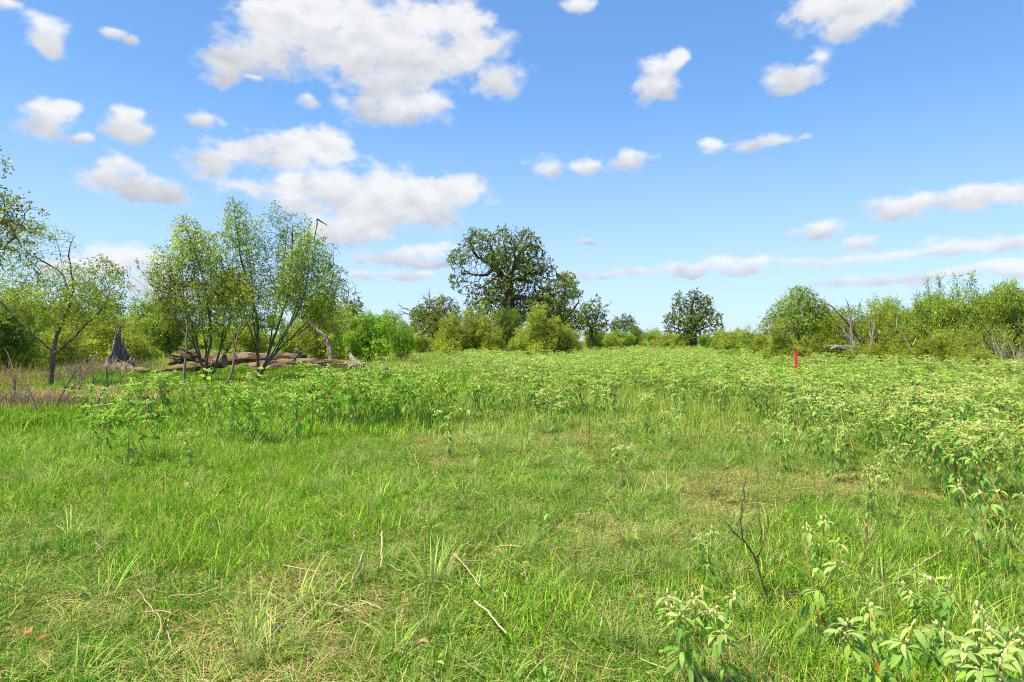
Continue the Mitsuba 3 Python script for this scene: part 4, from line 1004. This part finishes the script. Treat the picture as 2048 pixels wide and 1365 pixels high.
def tuft(seed, n, L, W, pal, spread=.05, lean=.55, curl=.9, segs=5):
    q = np.random.default_rng(seed)
    a = q.uniform(0, 2 * PI, n); r = spread * np.sqrt(q.random(n))
    return blades(q, np.cos(a) * r, np.sin(a) * r, 0 * a, q.uniform(*L, n), q.uniform(*W, n), a + q.normal(0, .5, n), np.abs(q.normal(lean * .6, lean * .5, n)), np.abs(q.normal(curl, .45, n)), pick(q, pal, n, .14), segs, q.normal(0, .3, n))


def weed(seed):
    q = np.random.default_rng(seed); n = 16
    a = q.uniform(0, 2 * PI, n); h = np.stack([np.cos(a), np.sin(a), q.uniform(.2, 1.4, n)], -1)
    return leaves_hi(np.stack([np.cos(a) * .02, np.sin(a) * .02, q.uniform(.01, .09, n)], -1), unit(h), q.uniform(.02, .05, n), q.uniform(.010, .02, n), q.uniform(.2, 1, n), pick(q, [(.22, .42, .07, 3), (.30, .46, .12, 1)], n), q, 2)


GF = {}
def form(kind, m):
    i = GF.setdefault(kind, 0); GF[kind] += 1
    scene[f'{kind}_form_{i}'] = {'type': 'shapegroup', 'blade': shape(m, 'grass_mat')}


for i in range(6): form('turf_green', patch(1 + i, .56, 1500, G_GREEN, (.04, .125), (.0018, .0038), .95, .8, 2, 90))
for i in range(6): form('turf_dry', patch(21 + i, .56, 1500, G_DRY, (.03, .10), (.0018, .0036), 1.0, .8, 2, 170))
for i in range(5): form('turf_lush', patch(41 + i, .56, 950, G_LUSH, (.05, .19), (.0022, .0052), .85, .9, 3, 40))
for i in range(7): form('tuft', tuft(61 + i, 34, (.16, .40), (.006, .0105), G_TUFT, .09, .85, 1.2))
for i in range(3): form('tuft_fine', tuft(71 + i, 60, (.15, .34), (.002, .0038), [(.20, .36, .07, 2), (.34, .46, .15, 2), (.6, .52, .27, 1)], .04, .4, .8, 4))
for i in range(4): form('seed_stem', tuft(81 + i, 5, (.28, .60), (.0022, .0038), [(.14, .28, .06, 3), (.10, .20, .05, 2), (.4, .36, .13, .6)], .05, .22, .25, 3))
for i in range(4): form('weed', weed(91 + i))
for i in range(4): form('mid_green', patch(101 + i, 1.25, 620, G_GREEN, (.10, .24), (.006, .011), .55, .6, 2, 30))
for i in range(4): form('mid_lush', patch(111 + i, 1.25, 560, G_LUSH, (.14, .32), (.007, .012), .5, .7, 2, 8))
for i in range(4): form('mid_dry', patch(121 + i, 1.25, 560, [(.62, .47, .22, 4), (.48, .34, .17, 3), (.38, .40, .09, 2), (.30, .20, .11, 1)], (.08, .35), (.005, .010), .7, .5, 2, 90))
for i in range(4): form('mid_yellow', patch(131 + i, 1.25, 640, [(.29, .47, .06, 4), (.39, .52, .10, 3), (.15, .32, .04, 3.5), (.58, .50, .24, 1.3)], (.09, .26), (.005, .010), .7, .6, 2, 30))
for i in range(4): form('far', patch(141 + i, 3.2, 520, [(.36, .51, .09, 4), (.45, .55, .14, 3), (.22, .38, .06, 3)], (.2, .5), (.025, .05), .5, .6, 1))

rg = np.random.default_rng(9)
GN = [0]


def sow(kind, x, y, s, sz=None):
    GN[0] += 1
    scene[f'grass__{GN[0]:05d}'] = {'type': 'instance', 'to_world': T().translate([x, y, float(gz(x, y))]).rotate([0, 0, 1], float(rg.uniform(0, 360))).scale([s, s, sz or s]),
                                    'g': {'type': 'ref', 'id': f'{kind}_form_{rg.integers(GF[kind])}'}}


def lushness(x, y):
    n = float(meshkit.fbm(np.array([x * .55, y * .55, 1.7]), 3, 4))
    v = n + .16 * math.exp(-((y - 8.8) / 2.2) ** 2) * (x < -1.2) + .10 * (x < -1.6) - .20 * math.exp(-((x + .8) / 1.8) ** 2 - ((y - 8) / 1.6) ** 2) - .10 * math.exp(-((x - .4) / 1.2) ** 2) * (y < 7) + .12 * (x > 1.1) * (y < 5.5)
    return v


def dry_ground(x, y):
    """the dry brushy ground at the lower left of the trees and the bare patch right of the log"""
    n = float(meshkit.fbm(np.array([x * .6, y * .6, 9.7]), 3, 14))
    a = max(math.exp(-((x + 11.5) / 4.2) ** 2 - ((y - 16.5) / 3.2) ** 2), .8 * math.exp(-((x + 18) / 5) ** 2 - ((y - 28) / 3) ** 2), math.exp(-((x + 5.2) / 2.2) ** 2 - ((y - 29.3) / 2.2) ** 2))
    return a + (n - .5) * .7


st = .36
for y in np.arange(1.4, 11.6, st):
    half = .80 * y + 1.0
    for x in np.arange(-half, half, st):
        xx, yy = x + rg.uniform(-.5, .5) * st, y + rg.uniform(-.5, .5) * st
        v = lushness(xx, yy)
        kind = 'turf_lush' if v > .60 else 'turf_green' if v > .415 + rg.normal(0, .04) else 'turf_dry'
        sow(kind, xx, yy, rg.uniform(.85, 1.2), rg.uniform(.45, .95) if kind == 'turf_dry' else rg.uniform(.6, 1.2))
        n = float(meshkit.fbm(np.array([xx * .8 + 7, yy * .8, 5.7]), 3, 24))
        if rg.random() < max(.06, (n - .42) * 4.6) * (1.0 if xx < .2 else .5): sow('tuft', xx + rg.uniform(-.2, .2), yy, rg.uniform(.45, 1.0))
        if rg.random() < .22 + .25 * (xx > .5): sow('tuft_fine', xx, yy + rg.uniform(-.2, .2), rg.uniform(.6, 1.1))
        if rg.random() < .22 + .40 * (xx > .5): sow('seed_stem', xx + rg.uniform(-.2, .2), yy, rg.uniform(.6, 1.1))
        if rg.random() < .22: sow('weed', xx, yy + rg.uniform(-.2, .2), rg.uniform(.7, 1.6))
st = .82
for y in np.arange(11.2, 31, st):
    half = .80 * y + 1.0
    for x in np.arange(-half, half, st):
        xx, yy = x + rg.uniform(-.5, .5) * st, y + rg.uniform(-.5, .5) * st
        dg = dry_ground(xx, yy); v = lushness(xx, yy)
        kind = 'mid_dry' if dg > .55 else 'mid_lush' if xx < -1 and v > .42 else 'mid_yellow' if xx > -1.5 and v < .62 else 'mid_green'
        sow(kind, xx, yy, rg.uniform(.85, 1.2), rg.uniform(.8, 1.3) * (.55 if kind == 'mid_dry' and yy > 26 else 1))
st = 2.3
for y in np.arange(30, 118, st):
    half = .80 * y + 2
    for x in np.arange(-half, half, st): sow('far', x + rg.uniform(-1, 1), y + rg.uniform(-1, 1), rg.uniform(.9, 1.3), rg.uniform(.7, 1.3))
for _ in range(90):                                                 # rank grass grown up round the logs and the stump
    yy = rg.uniform(25.6, 28.8); sow('mid_lush', rg.uniform(-17.5, -6.2) * yy / 27.5, yy, rg.uniform(.6, .9), rg.uniform(1.1, 1.9))
tag('grass', 'mixed green and dry grass of the pasture', 'grass', kind='stuff')
print('grass', GN[0])

# ------------------------------------------------------------------ dry stalks, twigs and leaves lying in the near grass
def ground_at(px, py):
    D = EYE * F / (py - 682)
    return foot(px, D)


STALK = [([(566, 1152), (602, 1165), (640, 1176)], 5), ([(727, 1122), (718, 1158), (703, 1200)], 8), ([(764, 1082), (764, 1125), (762, 1168)], 8), ([(775, 1150), (803, 1177)], 5), ([(336, 1218), (390, 1219), (448, 1211)], 5), ([(580, 1290), (640, 1232), (680, 1192)], 5), ([(670, 1244), (700, 1243), (732, 1246)], 5),
         ([(720, 1226), (742, 1240), (763, 1258)], 6), ([(698, 1206), (716, 1180), (729, 1150)], 3), ([(912, 1132), (935, 1168), (960, 1210)], 8), ([(950, 1228), (980, 1262), (1012, 1310)], 8), ([(484, 1260), (482, 1300)], 5), ([(512, 1260), (514, 1300)], 5), ([(532, 1248), (547, 1292)], 4), ([(574, 1268), (560, 1292), (543, 1314)], 6),
         ([(358, 1246), (329, 1280)], 5), ([(274, 1203), (298, 1240), (322, 1285), (290, 1350)], 4), ([(532, 868), (515, 892), (500, 916)], 5), ([(640, 951), (675, 941), (706, 929)], 4), ([(934, 874), (944, 893), (954, 912)], 5), ([(829, 920), (834, 945)], 5), ([(836, 938), (838, 960)], 5), ([(148, 1042), (190, 1021), (242, 1010)], 4), ([(1146, 1047), (1185, 1049), (1226, 1057)], 5),
         ([(590, 1092), (609, 1078)], 3), ([(708, 1080), (706, 1110)], 4), ([(812, 1205), (806, 1240)], 3), ([(893, 1160), (912, 1135)], 4), ([(1008, 1210), (1014, 1236)], 4), ([(590, 1088), (632, 1120)], 3), ([(568, 1126), (620, 1112)], 3), ([(595, 1133), (628, 1201)], 3), ([(700, 1330), (716, 1300)], 4), ([(335, 1290), (345, 1345)], 4), ([(49, 905), (50, 925)], 5), ([(1740, 1214), (1790, 1188), (1840, 1160), (1884, 1133)], 6)]
for i, (pts, d) in enumerate(STALK):
    k = name_it('dry_stalk')
    P = np.array([ground_at(x, y) for x, y in pts]); P[:, 2] += np.linspace(.07, .105, len(P))
    P = resample(P, .06); r_ = d * .0007
    q = np.random.default_rng(i)
    P[1:-1] += q.normal(0, .003, P[1:-1].shape)
    c = np.array([.56, .44, .29]) * q.uniform(.75, 1.1)
    m = [tube(P, np.linspace(r_, r_ * .75, len(P)), c, 6, .25, 40, i)]
    if len(pts) > 3:
        for _ in range(4):
            j = q.integers(1, len(P) - 1); e = P[j] + np.array([q.uniform(-.12, .12), q.uniform(-.1, .1), q.uniform(0, .05)])
            m.append(tube([P[j], (P[j] + e) / 2 + q.normal(0, .008, 3), e], [r_ * .5, r_ * .4, r_ * .2], c, 4))
    scene[k] = shape(cat(m), 'bark_mat', True)
    lab = {1: 'thick split dry stalk right of the large brown leaf', 2: 'straight upright-looking dry stalk right of the large brown leaf', 5: 'long thin curved dry stalk below the large brown leaf', 9: 'dry stalk lying in the middle of the near grass, upper of two', 10: 'dry stalk lying in the middle of the near grass, lower of two',
           0: 'pale dry stalk just left below the large brown leaf', 4: 'long flat dry stalk at the lower left', 16: 'crooked dry stem at the lower left', 18: 'long thin dry stalk below the large croton clump', 22: 'thin dry stalk far left above the long-bladed tufts', 23: 'dry stalk alone in the grass right of the middle', 35: 'grey branched twig lying behind the corner crotons', 34: 'short pale stalk at the left edge'}.get(i)
    tag(k, lab or 'short dry straw-coloured stalk lying in the near grass', 'dry stalk', None if lab else 'short dry stalks in the near grass')
q = np.random.default_rng(123)
for i in range(120):
    k = name_it('dry_stalk'); D = 2.3 + 9 * q.random() ** 1.3; x = q.uniform(-.75, .75) * D; a = q.uniform(0, 2 * PI); L = q.uniform(.05, .22)
    if x > 1.8 and D < 4: continue
    a0 = np.array([x, D, float(gz(x, D)) + .045]); b0 = a0 + np.array([math.cos(a) * L, math.sin(a) * L, q.uniform(-.01, .04)])
    P = resample([a0, (a0 + b0) / 2 + q.normal(0, .006, 3), b0], .04)
    scene[k] = shape(tube(P, q.uniform(.0012, .0032), np.array([.58, .46, .29]) * q.uniform(.6, 1.1), 5, .2, 40, i), 'bark_mat', True)
    tag(k, 'short dry straw-coloured stalk lying in the near grass', 'dry stalk', 'short dry stalks in the near grass')


def dead_leaf(key, px, py, L, W, dirn, col, label, lift=.085, group=None, curl=1.0, tilt=.2):
    p = ground_at(px, py) + [0, 0, lift]
    q = np.random.default_rng(int(px))
    m = leaves_hi(p[None], unit(np.array([[math.cos(dirn), math.sin(dirn), tilt]])), L, W, curl, np.array([col]), q, 7, .35, .95, .7)
    v = m[0] + (meshkit.noise(m[0] * 60, 2) - .5)[:, None] * .010
    scene[key] = shape((v, m[1], m[2]), 'leaf_mat', True)
    tag(key, label, 'leaf', group)


dead_leaf('dead_leaf', 634, 1152, .135, .060, .75, (.42, .22, .09), 'large curled brown leaf lying in the near grass left of the middle', .085, curl=.4, tilt=.45)
for i, (px, py, L, c_, lab) in enumerate([(476, 1078, .09, (.55, .34, .14), 'tan curled leaf in the grass above the long-bladed tufts'), (163, 1054, .08, (.50, .30, .14), 'tan leaf at the left below the thin dry stalk'), (62, 1300, .09, (.58, .32, .15), 'pale brown leaf at the bottom left corner'), (104, 1304, .08, (.44, .22, .10), 'dark brown leaf right of the pale one at the bottom left corner'),
                                          (372, 982, .10, (.62, .46, .26), 'light tan leaf in the grass below the left croton'), (838, 1318, .06, (.62, .46, .28), 'small tan leaf at the bottom edge left of the dark upright twig'), (103, 954, .06, (.60, .40, .22), 'small tan leaf at the left in the lush grass'), (90, 892, .06, (.6, .45, .25), 'small pale leaf at the far left of the lush grass')]):
    dead_leaf(name_it('dead_leaf'), px, py, L, L * .5, i * 1.3, c_, lab)


def twig_plant(key, label, base, lines, H0, col, leaf=None, seed=0, r0=.006):
    """a bare woody seedling: main stem and side branches seen at the depth of its foot"""
    D = EYE * F / (base[1] - 682); q = np.random.default_rng(seed); ends = []
    for i, pts in enumerate(lines):
        sw = q.uniform(-.08, .08)
        P = [at(x, y, D) + [0, sw * t + .04 * (i % 3 - 1) * t, 0] for t, (x, y) in zip(np.linspace(0, 1, len(pts)), pts)]
        P = resample(P, .03); P[1:-1] += q.normal(0, .003, P[1:-1].shape)
        r_ = r0 if i == 0 else r0 * .55
        put(key, 'stem' if i == 0 else 'branch', tube(P, np.linspace(r_, r_ * .45, len(P)), col, 6, .3, 60, seed + i), 'bark_mat', True)
        ends += list(P[len(P) // 2:])
    if leaf:
        ends = np.array(ends); n = len(ends); fr = []
        for e in ends[q.choice(n, min(n, leaf), False)]:
            a = q.uniform(0, 2 * PI); d = np.array([math.cos(a), math.sin(a), q.uniform(-.1, .4)]); t = np.linspace(.1, 1, 12); rach = e + d * .07 * t[:, None] + np.array([0, 0, -.02]) * (t ** 2)[:, None]
            sd = unit(np.cross(d, [0, 0, 1.0]))
            for s in (-1, 1): fr.append(leaves_lo(rach, np.tile(unit(sd * s + d * .3), (12, 1)), .013, .0045, pick(q, [(.26, .36, .12, 1), (.34, .40, .16, 1)], 12), q, .9))
        labels[put(key, 'foliage', cat(fr), 'leaf_mat')] = {'kind': 'stuff'}
    tag(key, label, 'twig plant')


twig_plant('bare_twig_plant', 'dark branched woody seedling with sparse feathery leaves, left of the corner crotons', (1540, 1212), [[(1542, 1214), (1528, 1180), (1516, 1145), (1505, 1108), (1490, 1088), (1475, 1060), (1472, 1035), (1474, 1000), (1478, 945)], [(1483, 1080), (1465, 1064), (1453, 1045)], [(1506, 1108), (1500, 1085), (1499, 1060)], [(1516, 1128), (1520, 1100), (1530, 1080), (1537, 1058)], [(1474, 1052), (1482, 1040), (1488, 1020)], [(1521, 1090), (1522, 1060), (1518, 1040), (1516, 990)], [(1496, 1097), (1482, 1075), (1462, 1058), (1446, 1040)], [(1474, 1010), (1482, 985), (1484, 965)], [(1534, 1065), (1540, 1045), (1538, 1020)], [(1510, 1120), (1524, 1092), (1528, 1068)]], 0, (.13, .085, .055), 34, 3, .0058)
twig_plant('bare_twig_plant_001', 'dark leaning woody twig right of the upright croton', (1700, 1185), [[(1700, 1186), (1715, 1160), (1728, 1125), (1735, 1085), (1740, 1050), (1742, 1020)], [(1735, 1085), (1745, 1060), (1752, 1045)], [(1738, 1070), (1730, 1050), (1722, 1035)]], 0, (.20, .13, .085), 10, 4, .006)
twig_plant('bare_twig_plant_002', 'single dark upright twig at the bottom edge in the middle', (1066, 1352), [[(1066, 1354), (1078, 1312), (1092, 1262), (1106, 1222), (1112, 1200)], [(1106, 1222), (1100, 1206)]], 0, (.17, .12, .08), None, 5, .0055)
twig_plant('bare_twig_plant_003', 'thin dark upright stem in the mown strip beside the middle clump', (1176, 900), [[(1176, 902), (1178, 860), (1179, 815)]], 0, (.15, .12, .08), None, 6, .008)
# low bright bushes in the left grass
for i, (px, py, w, h) in enumerate([(205, 862, .95, .36), (60, 862, .7, .32), (295, 850, .55, .38)]):
    p = ground_at(px, py); k = name_it('low_bush')
    scene[k] = {'type': 'instance', 'to_world': T().translate(p.tolist()).rotate([0, 0, 1], 70.0 * i).scale([w * 1.2, w, h]), 'g': {'type': 'ref', 'id': f'bright_form_{i % 3}'}}
    tag(k, ['low dense bright green bush in the grass below the dry brush', 'low bright bush at the left edge of the lush grass', 'low bright bush beside the small left croton clump'][i], 'bush')
    for part in ('stem', 'crown'): labels[f'{k}__{part}'] = {'kind': 'stuff'}
